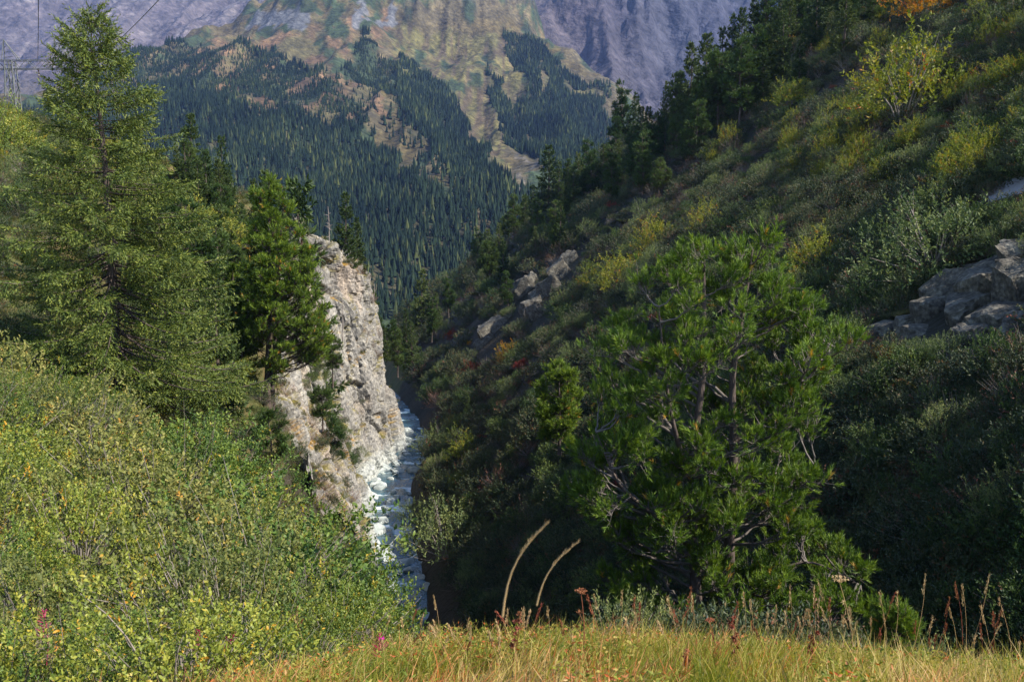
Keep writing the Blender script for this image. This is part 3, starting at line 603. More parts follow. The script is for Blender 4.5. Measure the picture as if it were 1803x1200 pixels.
def shrub(seed, rx, rz, ntw, nlf, L, W, rich=False, lump=.35, twl=.28, nst=14, stem_r=.018, hollow=.55, lean=.4, bare=0.0, zlo=-.05):
    rng = np.random.default_rng(seed); fol_, wood = Geo(), Geo()
    d = norm(rng.normal(size=(ntw, 3))); d[:, 2] = np.abs(d[:, 2]) * (1 - zlo) + zlo; d = norm(d)
    lum = 1 + lump * fbm(d[:, 0] * 1.8 + seed * 3.1, d[:, 1] * 1.8, d[:, 2] * 1.8, oct=2, seed=seed) * 1.5
    rad = lum * (hollow + (1 - hollow) * rng.random(ntw) ** .6)
    E = np.stack([d[:, 0] * rad * rx, d[:, 1] * rad * rx, np.maximum(d[:, 2] * rad * rz + .12 * rz, .03)], 1)
    tw = norm(d * .7 + np.array([0, 0, lean]) + rng.normal(size=(ntw, 3)) * .45)
    keep = rng.random(ntw) >= bare
    Ek, tk = E[keep], tw[keep]; n = len(Ek)
    f = np.tile(np.linspace(0, 1, nlf), n); D = np.repeat(tk, nlf, 0); P = np.repeat(Ek, nlf, 0) + D * (f * twl)[:, None]
    rnd = rng.normal(size=(n * nlf, 3)); perp = norm(rnd - D * (rnd * D).sum(1, keepdims=True))
    V, F, k = leaves(P, D * .55 + perp * .9 + np.array([0, 0, .25]), L * rng.uniform(.7, 1.2, n * nlf), W, rng, .22, rich)
    T = np.repeat(np.clip(np.repeat(rng.uniform(.15, .8, n), nlf) + rng.normal(size=n * nlf) * .12 + np.repeat(np.where(rng.random(n) < .03, .5, 0), nlf), 0, 1), k); fol_.add(V, F, T)
    idx = rng.permutation(ntw)[:nst * 4]
    for q, i in enumerate(idx):
        e = E[i] * (.95 if q % 4 else 1.06) + tw[i] * twl * .2; b_ = np.array([e[0] * .12, e[1] * .12, 0]) + rng.normal(size=3) * .03 * rx * np.array([1, 1, 0])
        c = np.array([e[0] * .45, e[1] * .45, e[2] * .62]) + rng.normal(size=3) * .08 * rx
        s = np.linspace(0, 1, 6)[:, None]; P = b_ * (1 - s) ** 2 + 2 * c * s * (1 - s) + e * s * s
        r = stem_r * (1.0 if q < nst else .45); wood.add(*tube(P, np.linspace(r, r * .25, 6), 4 if q < nst else 3))
    for i in np.where(~keep)[0]:
        c = E[i]; b_ = c * np.array([.5, .5, .45]); e = c + tw[i] * twl; wood.add(*tube(np.array([b_, (b_ + e) / 2 + rng.normal(size=3) * .04 * rx, e]), [stem_r * .5, stem_r * .3, stem_r * .12], 3))
    return wood, fol_
def make_tree(name, parts, fm, wm='bark', bm_='bark', loc=(0, 0, 0)):
    e = empty(name, loc); parts[0].obj('trunk', M[wm], e, True); b = parts[1].obj('branches', M[bm_], e, True); parts[2].obj('crown', M[fm], e); return e
def make_shrub(name, parts, fm, loc=(0, 0, 0)):
    e = empty(name, loc); parts[0].obj('stems', M['barkgrey'], e, True); parts[1].obj('foliage', M[fm], e); return e
def one_mesh(parts, mats):          # a small copy without parts: wood and leaves in one mesh
    g = Geo(); mlist = []
    for k, p in enumerate(parts):
        if not p.V: continue
        mlist.append(M[mats[k]])
        for V, F, T in zip(p.V, p.F, p.T): pass
        g.add(np.concatenate(p.V), np.concatenate(p.F), np.concatenate(p.T), len(mlist) - 1)
    return g.mesh('foliage', mlist)

# ------------------------------------------------------------------ the large spruce on the left
b0 = at(212, 712, 45.0); top = at(150, 28, 45.0); b0[2] = ground(b0[0], b0[1]) - .1
Hs = top[2] - b0[2]
sp = make_tree('spruce_tree', spruce(Hs, 6.9, 300, 130, 7, .18, .054, 11, power=.76, lo=.05, droop=.55, tr=.30), 'spruce', loc=b0)
tag(sp, 'huge old spruce with drooping branches and bare reddish trunk above the leafy thicket', 'tree')
sp.rotation_euler = (0, math.radians(-.8), 0)

# ------------------------------------------------------------------ hero stone pine on the right
def local_poly(pp, d, base):
    q = np.array([at(a, b, d) for a, b in pp]); return np.stack([q[:, 0] - base[0], q[:, 2] - base[2]], 1)
def local_line(pp, base): return np.array([at(a, b, d) - base for a, b, d in pp])
D1 = 22.0; pb = at(1255, 1135, D1); pb[2] = min(pb[2], ground(pb[0], pb[1]) - .05)
poly = local_poly([(1240, 405), (1205, 418), (1150, 470), (1110, 530), (1065, 620), (1045, 700), (1032, 780), (1008, 845), (1015, 885), (1060, 930), (1110, 965), (1050, 1040), (1120, 1100), (1300, 1115), (1440, 1125), (1480, 1080), (1535, 1045), (1522, 1005), (1450, 955), (1400, 900), (1385, 868), (1440, 845), (1445, 800), (1400, 780), (1440, 745), (1418, 700), (1490, 640), (1490, 580), (1442, 590), (1400, 540), (1372, 500), (1374, 440), (1330, 415), (1298, 432), (1272, 420)], D1, pb)
trunks = [(local_line([(1232, 1135, 22), (1222, 980, 22.1), (1218, 820, 22), (1238, 660, 21.9), (1240, 540, 22), (1238, 430, 22)], pb), .17), (local_line([(1285, 1130, 22.3), (1284, 960, 22.4), (1292, 800, 22.3), (1290, 660, 22.4), (1310, 540, 22.3), (1325, 440, 22.3)], pb), .18),
          (local_line([(1222, 860, 21.9), (1200, 800, 21.6), (1180, 720, 21.3), (1170, 640, 21.2), (1160, 540, 21.3)], pb), .09), (local_line([(1285, 780, 22.3), (1340, 745, 22.2), (1400, 690, 22.1), (1470, 610, 22)], pb), .08), (local_line([(1215, 960, 22), (1150, 905, 21.6), (1090, 850, 21.2), (1050, 760, 21.2)], pb), .08), (local_line([(1285, 1060, 22.2), (1360, 1010, 22), (1430, 990, 21.8), (1515, 1030, 21.6)], pb), .07), (local_line([(1285, 900, 22.2), (1340, 870, 22), (1390, 850, 21.8), (1435, 820, 21.7)], pb), .06)]
hp = make_tree('stone_pine', env_pine(poly, trunks, 1750, 6, .17, 18, .145, .020, 3, depth=.7, limb_r=.04, upb=.7), 'pine', bm_='pinelimb', loc=pb)
tag(hp, 'broad bushy stone pine with two trunks and bright green needle tufts beyond the grass', 'tree')
for pts_, r in (([(1262, 885, 21.4), (1245, 940, 21.3), (1225, 1015, 21.3)], .028), ([(1240, 800, 21.6), (1250, 850, 21.5), (1258, 905, 21.5)], .02)):
    Geo().add(*tube(catmull(local_line(pts_, pb), 8), np.linspace(r, r * .4, 8), 6)).obj('broken_limb', M['deadwood'], hp, True)
# ------------------------------------------------------------------ tall pines on the left bank
def pine_at(pp, trunk_lines, d, label, seed, nl, ns, tl, nn, nlen, nw, base_px, fm='pine', depth=.8, name='stone_pine', group=None, upb=.4, dead=.05, trad=None):
    b = at(*base_px); b[2] = ground(b[0], b[1]) - .15 if base_px[2] > 76.5 or b[0] < xc(b[1]) else b[2]
    poly = local_poly(pp, d, b); tr = [(local_line(l, b), r) for l, r in trunk_lines]
    e = make_tree(name, env_pine(poly, tr, nl, ns, tl, nn, nlen, nw, seed, depth, .05, upb, dead), fm, loc=b); tag(e, label, 'tree', group); return e
pine_at([(474, 305), (495, 335), (520, 395), (548, 450), (562, 520), (578, 600), (560, 640), (520, 640), (480, 655), (440, 620), (430, 560), (434, 470), (446, 400), (452, 345)],
        [([(470, 722, 74), (472, 640, 74), (475, 540, 74), (474, 420, 74), (474, 315, 74)], .32), ([(476, 722, 74.5), (482, 640, 74.5), (489, 540, 74.6), (492, 440, 74.6), (500, 350, 74.5)], .28)], 74,
        'tall twin-trunked pine rooted on the rock edge above the pale cliff', 5, 1350, 6, .24, 10, .30, .055, (473, 724, 74))
pine_at([(408, 470), (425, 500), (432, 560), (428, 620), (405, 640), (392, 600), (390, 530)], [([(415, 690, 78), (413, 600, 78), (410, 480, 78)], .2)], 78, 'slim dark pine between the huge spruce and the twin-trunked pine', 6, 240, 8, .22, 10, .28, .055, (415, 692, 78))
pine_at([(985, 640), (1005, 655), (1020, 700), (1018, 760), (1000, 790), (965, 785), (950, 740), (950, 690), (962, 655)], [([(985, 800, 62), (985, 720, 62), (984, 645, 62)], .14)], 62, 'rounded bright green young pine beside the broad stone pine', 8, 300, 8, .22, 11, .24, .045, (985, 802, 62), name='young_pine', dead=0)
pine_at([(1572, 1055), (1590, 1080), (1605, 1120), (1600, 1150), (1560, 1155), (1545, 1130), (1548, 1085)], [([(1575, 1165, 14), (1574, 1110, 14), (1572, 1060, 14)], .03)], 14, 'small bright green pine sapling at the edge of the dry grass', 9, 150, 5, .09, 14, .085, .012, (1575, 1180, 14), name='pine_sapling', dead=0)
for k, (pp, base, d, lab) in enumerate([([(588, 590), (597, 605), (598, 640), (588, 655), (578, 645), (576, 615)], (586, 675, 106), 106, 'stunted pine clinging to a ledge in the middle of the cliff'),
        ([(560, 670), (578, 685), (588, 715), (580, 735), (556, 735), (545, 700)], (568, 750, 93), 93, 'bushy little pine above the orange ledge of the cliff'),
        ([(470, 725), (495, 745), (503, 800), (480, 815), (450, 800), (450, 750)], (478, 825, 64), 64, 'dark bushy pine at the foot of the twin-trunked pine'),
        ([(655, 500), (662, 530), (666, 570), (656, 580), (648, 555), (650, 520)], (657, 590, 150), 150, 'narrow pine growing on the shaded back edge of the cliff'),
        ([(583, 735), (600, 760), (604, 800), (585, 815), (574, 780)], (590, 825, 96), 96, 'low pine in the gully that splits the cliff')]):
    b = at(*base); poly = local_poly(pp, d, b); h = poly[:, 1].max()
    e = make_tree('cliff_pine', env_pine(poly, [(np.array([[0, 0, -.5], [.05, 0, h * .5], [poly[poly[:, 1].argmax(), 0], 0, h * .97]]), .10)], 150, 6, .19, 9, .22, .045, 30 + k, .55, .04, .4, .03), 'pine_mid', loc=b); tag(e, lab, 'tree')

# ------------------------------------------------------------------ smaller conifers: prototypes and copies
rngc = np.random.default_rng(77)
PROTO = {}
def proto(key, parts, fm):
    mats = ['bark', 'bark', fm]; PROTO[key] = one_mesh(parts, mats)
for k in range(4): proto('spruce%d' % k, spruce(10.0, 1.5 + .22 * k, 125, 17, 6, .30, .10, 50 + k, power=.75 + .1 * (k % 2), lo=.07, droop=.3), 'spruce_mid')
def ell(h, w, lo): a = np.linspace(0, 2 * np.pi, 14, endpoint=False); r = np.random.default_rng(int(h * 7 + w * 13)); q = 1 + r.uniform(-.18, .18, 14); return np.stack([np.sin(a) * w * q * (1 - .35 * np.cos(a)), h * (lo + (1 - lo) * (.5 + .5 * np.cos(a)))], 1)
for k in range(4): proto('pine%d' % k, env_pine(ell(10, 1.15 + .22 * k, .12 + .05 * k), [(np.array([[0, 0, -.5], [.1, .1, 3], [-.1, 0, 6], [.05, 0, 9.7]]), .17)], 250, 6, .26, 8, .30, .07, 60 + k, .9, .05, .5, .03), 'pine_mid')
def conifer(key, P, h, label, group, name):
    o = link(name, PROTO[key]); o.location = P; o.scale = (h / 10 * rngc.uniform(.85, 1.2),) * 2 + (h / 10,); o.rotation_euler = (rngc.normal() * .02, rngc.normal() * .02, rngc.uniform(0, 6.28)); tag(o, label, 'tree', group); return o
SL_S = ('dark spruce standing among the conifers on the steep valley side opposite the cliff', 'spruces on the steep slope', 'spruce_tree')
SL_P = ('shaggy stone pine standing among the conifers on the steep valley side opposite the cliff', 'stone pines on the steep slope', 'stone_pine')
def on_slope(px, py, ptop, key, lab=None, d=None):
    P = hit(px, py, near=30) if d is None else at(px, py, d)
    if P is None: return
    P = P.copy(); h = (py - ptop) * P[1] / FPX; P[2] = max(ground(P[0], P[1]), P[2] - 2) - .2
    L = SL_S if key.startswith('spruce') else SL_P
    conifer(key, P, h, lab or L[0], None if lab else L[1], L[2])
for t_ in [(842, 470, 405, 'pine0'), (868, 440, 372, 'spruce1'), (905, 425, 345, 'pine1'), (925, 400, 340, 'pine2'), (1003, 375, 298, 'spruce0'), (1035, 330, 250, 'pine1'), (1042, 290, 200, 'spruce2'), (1068, 270, 160, 'spruce3'), (1096, 262, 150, 'pine0'), (1118, 250, 168, 'spruce3'),
           (1136, 230, 128, 'spruce0'), (1156, 225, 110, 'spruce2'), (1188, 235, 128, 'pine2'), (1212, 240, 88, 'spruce1'), (1238, 230, 72, 'spruce0'), (1252, 200, 95, 'pine0'), (1268, 180, 58, 'spruce2'), (1288, 160, 38, 'spruce1'), (1302, 150, 22, 'spruce0'), (1322, 130, 8, 'spruce3'), (1346, 110, -5, 'pine2'), (1372, 100, -18, 'spruce0'), (1400, 90, -25, 'pine0'), (1440, 80, -40, 'spruce3'), (1490, 60, -50, 'spruce1'),
           (1265, 235, 95, 'pine2'), (1300, 225, 75, 'pine1'), (1330, 190, 60, 'pine3'), (1380, 150, 30, 'spruce2'), (1160, 350, 282, 'pine3'), (1085, 330, 250, 'spruce3'), (1155, 430, 378, 'pine0'), (895, 548, 478, 'pine1'), (823, 745, 690, 'spruce0'), (740, 665, 608, 'spruce2'), (715, 668, 615, 'pine2'), (1345, 180, 55, 'spruce1'), (1240, 250, 130, 'spruce3'), (1225, 255, 150, 'pine0'), (860, 430, 380, 'spruce3'), (885, 420, 365, 'pine3')]:
    on_slope(*t_)
on_slope(966, 385, 262, 'spruce3', 'tall ragged spruce rising above its neighbours on the valley-side ridge')
on_slope(1025, 340, 282, 'pine1', 'bright green bushy pine on the valley-side ridge beside the ragged spruce')
on_slope(742, 590, 474, 'spruce1', 'dark pointed spruce at the gorge mouth opposite the pale cliff')
on_slope(800, 892, 843, 'spruce2', 'small bright green spruce near the stream')
for k in range(95):
    a = rngc.random(); px = 840 + 720 * a; ctr = np.interp(px, [840, 950, 1050, 1150, 1250, 1350, 1450, 1560], [470, 420, 350, 290, 210, 120, 50, 0]); py = ctr + rngc.normal() * 32
    P = hit(px, py, near=60)
    if P is None or P[1] < 90: continue
    key = ('spruce%d' if rngc.random() < .65 else 'pine%d') % rngc.integers(4)
    L = SL_S if key.startswith('spruce') else SL_P; P = P.copy(); P[2] = ground(P[0], P[1]) - .2
    conifer(key, P, rngc.uniform(7, 15), L[0], L[1], L[2])
for px, py, pt, d, key in [(692, 600, 540, 172, 'pine2'), (715, 600, 525, 180, 'spruce0'), (700, 640, 560, 165, 'pine1'), (725, 620, 545, 176, 'spruce3'), (760, 580, 505, 182, 'pine0'), (680, 620, 560, 190, 'spruce2'), (668, 600, 540, 200, 'pine3'), (790, 540, 475, 215, 'pine1'), (770, 560, 500, 200, 'spruce1')]:
    on_slope(px, py, pt, key, d=d)
SL_L = 'pointed spruce on the skyline between the huge spruce and the cliff'
for px, py, pt, d, key in [(374, 405, 343, 96, 'spruce0'), (410, 440, 312, 98, 'spruce2'), (455, 470, 318, 108, 'spruce1'), (472, 470, 303, 112, 'spruce3'), (515, 460, 325, 118, 'spruce2'), (498, 455, 340, 120, 'spruce0'), (437, 455, 380, 104, 'spruce1')]:
    P = at(px, py, d); P[2] = ground(P[0], P[1]) - .3; conifer(key, P, at(px, pt, d)[2] - P[2], SL_L, 'spruces on the cliff-side bank', 'spruce_tree')
for px, py, pt, d, key in [(290, 600, 330, 68, 'spruce1'), (335, 610, 350, 72, 'pine1'), (362, 640, 385, 72, 'spruce3'), (392, 650, 400, 80, 'pine3'), (330, 690, 460, 58, 'spruce0'), (385, 700, 500, 62, 'spruce2'), (20, 640, 400, 60, 'spruce1'), (250, 620, 360, 74, 'pine2'), (60, 650, 430, 62, 'pine0')]:
    P = at(px, py, d); P[2] = ground(P[0], P[1]) - .3; conifer(key, P, at(px, pt, d)[2] - P[2], 'mid-sized conifer crowding close behind the huge spruce', 'conifers behind the huge spruce', 'young_conifer')
for px, py, pt, d, key in [(607, 472, 343, 134, 'spruce1'), (630, 480, 385, 137, 'spruce0')]:
    P = at(px, py, d); P[2] -= .8; conifer(key, P, at(px, pt, d)[2] - P[2], 'dark conifer on the very top of the pale cliff', 'conifers on the cliff top', 'pine_tree')
for k in range(46):
    px = rngc.uniform(300, 530); py = rngc.uniform(395, 640); d = np.interp(py, [395, 470, 640], [112, 100, 80]) + rngc.normal() * 4; P = at(px, py, d)
    if P[0] > xc(P[1]) - 2.5: continue
    P[2] = ground(P[0], P[1]) - .2; key = ('spruce%d' if rngc.random() < .4 else 'pine%d') % rngc.integers(4)
    conifer(key, P, rngc.uniform(4, 9), 'small conifer in the mixed wood between the huge spruce and the pale cliff', 'small conifers on the cliff-side bank', 'young_conifer')
# dead snags
def snag(px0, py0, px1, py1, d, lab, seed, r=.14, nb=14):
    rng = np.random.default_rng(seed); b = at(px0, py0, d); t = at(px1, py1, d) - b; e = empty('dead_tree', b)
    s = np.linspace(0, 1, 9)[:, None]; P = t * s + rng.normal(size=(9, 3)) * .05; Geo().add(*tube(P, np.linspace(r, r * .25, 9), 7)).obj('trunk', M['deadwood'], e, True)
    h = np.linalg.norm(t)
    for k in range(nb):
        f = rng.uniform(.25, .98); a = rng.uniform(0, 6.28); L = h * rng.uniform(.02, .12) * (1.25 - f * .8); p = t * f; q = p + np.array([math.cos(a), math.sin(a), rng.uniform(-.1, .3)]) * L
        Geo().add(*tube(np.array([p, (p + q) / 2 - np.array([0, 0, .08 * L]), q]), [r * .3, r * .22, r * .1], 4)).obj('branch', M['deadwood'], e, True)
    tag(e, lab, 'dead tree')
snag(584, 482, 577, 362, 129, 'bleached dead pine with bare stubs on the cliff top', 17, .15, 40)
snag(604, 600, 603, 520, 118, 'thin bare dead stem on the cliff face', 2, .1, 6)
snag(657, 560, 659, 500, 142, 'thin dead trunk leaning out behind the cliff edge', 3, .14, 7)

# ------------------------------------------------------------------ shrubs: left thicket
W_ = [shrub(100 + k, 1.7, 1.55, 720, 11, .078, .036, True, .62, .28, 18, .022, .58, .35, .07) for k in range(4)]
wil = [make_shrub('willow_shrub', p, fm_) for p, fm_ in zip(W_, ('willow', 'willow_olive', 'willow_green', 'willow'))]; WN = {'willow': 'yellow-green', 'willow_olive': 'dull olive', 'willow_green': 'dark green'}
GRW = 'leafy willows of the thicket'
LBW = 'yellow-green leafy willow shrub crowding the thicket below the huge spruce'
thick = np.array([(-300, 640), (60, 645), (130, 668), (220, 690), (330, 722), (440, 765), (560, 862), (635, 955), (690, 1060), (725, 1150), (600, 1180), (-300, 1190)], float)
rngw = np.random.default_rng(9); placed = []; tries = 0
while len(placed) < 170 and tries < 9000:
    tries += 1; yv = 6.0 * math.exp(rngw.random() * math.log(52 / 6.0)); xv = yv * rngw.uniform(-.68, -.06); zv = ground(xv, yv); sc_ = rngw.uniform(.65, 1.5) * (1 if yv > 12 else .7 if yv > 8.5 else .42)
    u_, v_ = project((xv, yv, zv + 1.5 * sc_))
    if v_ > 1185 or (u_ > 570 and v_ < 1105 - (700 - u_) * .85) or not inpoly(thick, np.array([u_ + 40 * sc_ * 10 / yv]), np.array([v_]))[0]: continue
    if any(math.hypot(xv - a, yv - b) < .74 * (s_ + sc_) * (1 + yv / 60) for a, b, s_ in placed): continue
    if math.hypot(xv - b0[0], yv - b0[1]) < 4.5: continue
    if yv < 11 and xv > -2.0: continue
    placed.append((xv, yv, sc_)); k = len(placed)
    o = wil[k - 1] if k <= 4 else copy_tree(wil[rngw.integers(4)])
    o.location = (xv, yv, zv - .1); o.rotation_euler = (rngw.normal() * .1, rngw.normal() * .1, rngw.uniform(0, 6.28)); o.scale = (sc_, sc_, sc_ * rngw.uniform(.85, 1.15)); u2 = 'at the edge of the dry grass' if yv < 11 else 'under the skirt of the huge spruce' if yv > 27 else 'above the gorge beside the pale cliff' if u_ > 430 else 'in the middle of the thicket'
    tag(o, ('tall' if sc_ > 1.1 else 'low' if sc_ < .8 else 'rounded') + ' ' + next((WN[h_] for h_ in WN for c_ in o.children if c_.name.startswith('foliage') and c_.data.materials[0] == M[h_]), 'yellow-green') + ' leafy willow shrub ' + u2, 'shrub', GRW)
print('thicket', len(placed))
for px, py, d, sc_, lab in [(-10, 640, 31, 1.6, 'straggly willow with pale bare twigs close beside the huge spruce'), (40, 640, 36, 1.2, 'small willow in front of the spruce skirt'), (335, 420, 90, 2.2, 'pale green rounded bush on the cliff-side skyline'), (395, 445, 95, 2.0, 'yellowish bush among the skyline spruces'), (10, 300, 88, 2.6, 'golden-green bush on the hillside crest under the pylon'), (-30, 290, 86, 2.6, 'broad olive bush on the hillside crest under the pylon'), (420, 430, 92, 1.7, 'twiggy olive bush near the slim dark pine'), (300, 440, 84, 2, 'dense green bush tucked behind the huge spruce')]:
    o = copy_tree(wil[rngw.integers(4)]); P = at(px, py, d); P[2] = ground(P[0], P[1]) - .2; o.location = P; o.scale = (sc_,) * 3; o.rotation_euler = (0, 0, rngw.uniform(0, 6)); o['label'] = lab
    if 'group' in o: del o['group']

# ------------------------------------------------------------------ shrubs on the right slope
SH = {}
def sh(key, name, n, args, fm, wood='barkgrey'):
    SH[key] = [one_mesh(shrub(200 + 17 * k + len(SH) * 101, *args), [wood, fm]) for k in range(n)]
sh('alder', 'alder', 3, (1.25, 1.25, 330, 10, .10, .05, False, .45, .35, 10, .02, .45, .4, .05), 'alder')
sh('grey', 'willow', 3, (1.3, 1.1, 420, 10, .085, .032, False, .4, .32, 10, .02, .5, .6, .03), 'greywillow')
sh('rowan', 'rowan', 3, (1.1, 1.6, 330, 10, .105, .045, False, .5, .34, 8, .022, .4, .3, .02), 'rowan')
sh('dry', 'dry', 2, (.9, 1.0, 150, 6, .08, .035, False, .4, .30, 12, .014, .4, .7, .5), 'dry')
sh('autumn', 'autumn', 1, (1.0, 1.4, 320, 10, .10, .045, False, .5, .3, 8, .02, .4, .3, .02), 'autumn')
sh('red', 'red', 1, (.9, .5, 260, 8, .08, .04, False, .4, .25, 8, .012, .4, .5, .05), 'red')
sh('rhodo', 'rhodo', 3, (.95, .62, 260, 9, .075, .036, False, .35, .22, 10, .012, .5, .5, .06), 'rhodo')
def put(key, P, s, label, group, name, cat='shrub', sq=1.0):
    o = link(name, SH[key][rngw.integers(len(SH[key]))]); o.location = P; o.scale = (s, s, s * sq); o.rotation_euler = (rngw.normal() * .12, -.18 + rngw.normal() * .12, rngw.uniform(0, 6.28)); tag(o, label, cat, group); return o
def put_px(key, px, py, wpx, label, name='shrub', group=None, sq=1.0, d=None):
    P = hit(px, py, near=16) if d is None else at(px, py, d)
    if P is None: return
    P = P.copy(); P[2] = ground(P[0], P[1]) - .1
    return put(key, P, wpx * P[1] / FPX / 2.5, label, group, name, sq=sq)
for k in range(70):
    px = rngw.uniform(-40, 540); py = rngw.uniform(390, 650); d = np.interp(py, [390, 470, 650], [105, 95, 70]) + rngw.normal() * 5; P = at(px, py, d)
    if P[0] > xc(P[1]) - 2.5 or math.hypot(P[0] - b0[0], P[1] - b0[1]) < 6: continue
    P[2] = ground(P[0], P[1]) - .1; put(['rowan', 'grey', 'alder'][rngw.integers(3)], P, rngw.uniform(.8, 1.7), 'leafy bush in the mixed wood on the cliff-side bank behind the huge spruce', 'bushes on the cliff-side bank', 'leafy_bush')
# hand placed, told apart by their look
for a_ in [('grey', 1650, 480, 250, 'broad grey-green willow bush above the lichened rock outcrop', 'willow_shrub', None, .95), ('rowan', 1440, 500, 115, 'rounded yellow-green bush with red berries beside the broad stone pine', 'rowan_shrub'), ('rowan', 1245, 410, 70, 'small domed lime-green bush above the broad stone pine', 'rowan_shrub'),
           ('autumn', 900, 645, 60, 'orange and yellow young rowan above the red patch', 'rowan_shrub', None, 1.2), ('red', 835, 655, 60, 'low patch of crimson shrubs on the shaded slope', 'red_shrub'), ('grey', 790, 985, 190, 'large grey-green willow overhanging the stream', 'willow_shrub'), ('grey', 735, 925, 75, 'twiggy green bush on the stream bank opposite the cliff', 'willow_shrub'),
           ('rowan', 815, 815, 75, 'pale yellow-green willow with bare lower stems by the stream', 'willow_shrub'), ('grey', 770, 795, 80, 'rounded bush at the upper end of the boulders', 'willow_shrub'), ('rowan', 1085, 515, 95, 'sunlit yellow-green rowan beside the broad pine top', 'rowan_shrub'), ('rowan', 1045, 510, 65, 'smaller sunlit rowan beside the yellow-green one', 'rowan_shrub'),
           ('rowan', 1150, 445, 80, 'leafy rowan close above the broad pine', 'rowan_shrub'), ('autumn', 1392, 100, 55, 'golden rowan in front of the dark conifers', 'rowan_shrub'), ('autumn', 1625, 40, 120, 'tall rowan with orange top high on the slope', 'rowan_shrub', None, 1.0), ('rowan', 1590, 220, 190, 'big leafy rowan with lush green crown high on the slope', 'rowan_shrub', None, 1.0),
           ('rowan', 1385, 195, 70, 'bright pale yellow bush catching the sun below the conifers', 'rowan_shrub'), ('dry', 1690, 270, 90, 'reddish-brown half-bare bush on the upper slope', 'dry_shrub'), ('dry', 1715, 745, 60, 'rust-red dying bush on the shaded slope under the outcrop', 'dry_shrub'), ('dry', 1560, 830, 70, 'bare twiggy shrub with reddish tips in the deep shade', 'dry_shrub')]:
    put_px(*a_[:5], name=a_[5], sq=a_[7] if len(a_) > 7 else 1.0)
KINDS = [('rowan', 'rowan_shrub', 'yellow-green rowan bush among the sunlit bushes on the upper slope', 'rowans on the upper slope'), ('alder', 'alder_shrub', 'dark green alder bush on the steep valley side opposite the cliff', 'alders on the slope'), ('grey', 'grey_willow', 'grey-green willow bush on the steep valley side opposite the cliff', 'willows on the slope'),
         ('dry', 'dry_shrub', 'brown half-bare bush on the steep valley side opposite the cliff', 'half-bare bushes on the slope'), ('rhodo', 'alpenrose_shrub', 'low dark alpenrose cushion on the steep valley side opposite the cliff', 'alpenrose cushions on the slope')]
RZ = [np.array(p, float) for p in ([(1530, 575), (1600, 530), (1700, 455), (1790, 425), (1860, 430), (1860, 615), (1690, 625), (1540, 605)], [(895, 490), (960, 480), (960, 570), (900, 570)], [(1020, 440), (1010, 500), (960, 590), (930, 590), (960, 510), (990, 450)], [(830, 560), (900, 560), (890, 630), (830, 640)], [(1722, 350), (1803, 305), (1880, 280), (1880, 335), (1803, 350), (1738, 368)])]
def zone_rock(u, v, d):
    u = np.atleast_1d(u); v = np.atleast_1d(v); z = np.zeros(u.shape, bool)
    for P_ in RZ: z |= inpoly(P_, u, v)
    return z & (np.atleast_1d(d) > 22)
cnt = {}
for k in range(3000):
    yv = 17 * math.exp(rngw.random() * math.log(330 / 17)); u_ = rngw.uniform(-.16, .66); xv = yv * u_
    if xv < xs(yv) + 5.2: continue
    zv = ground(xv, yv)
    if zone_rock(*project((xv, yv, zv + .6)), yv): continue
    if yv < 40 and zv > Rf(np.array([xv]), np.array([yv]))[0] + .3: continue
    px, py = project((xv, yv, zv))
    if py < -60 or py > 1230: continue
    upper = py < 330 + (px - 1000) * .0
    wts = np.array([.38 if (upper and px > 1250) else .07, .26, .22, .13, .24]); key, nm, lab, grp = KINDS[rngw.choice(5, p=wts / wts.sum())]
    if key == 'rowan' and not upper: continue
    if cnt.get(key, 0) >= 235: continue
    cnt[key] = cnt.get(key, 0) + 1
    s = rngw.uniform(.55, 1.05) * (1 + yv / 150) * (.8 if yv < 40 else 1)
    where = 'on the slope near the stream' if xv < xs(yv) + 11 else 'on the slope behind the broad stone pine' if 1000 < px < 1480 and py > 450 else 'on the slope below the rock outcrop' if px > 1480 and py > 620 else 'on the slope above the rock outcrop' if px > 1480 else 'on the slope under the ridge conifers' if py < 420 and px > 1150 else 'on the far spur opposite the pale cliff'
    put(key, (xv, yv, zv - .1), s, ('big ' if s > 1.25 else 'small ' if s < .75 else '') + lab.split(' on the ')[0].split(' among ')[0] + ' ' + where, grp, nm, sq=rngw.uniform(.8, 1.2))
print('slope shrubs', cnt)

for k in range(46):
    yv = rngw.uniform(76, 158); xv = float(xs(yv)) + rngw.uniform(4.8, 9.0); s = rngw.uniform(.6, 1.2)
    put(['grey', 'alder', 'rowan', 'grey'][rngw.integers(4)], (xv, yv, ground(xv, yv) - .1), s, 'streamside bush opposite the cliff above the boulders', 'bushes along the stream', 'streamside_bush')
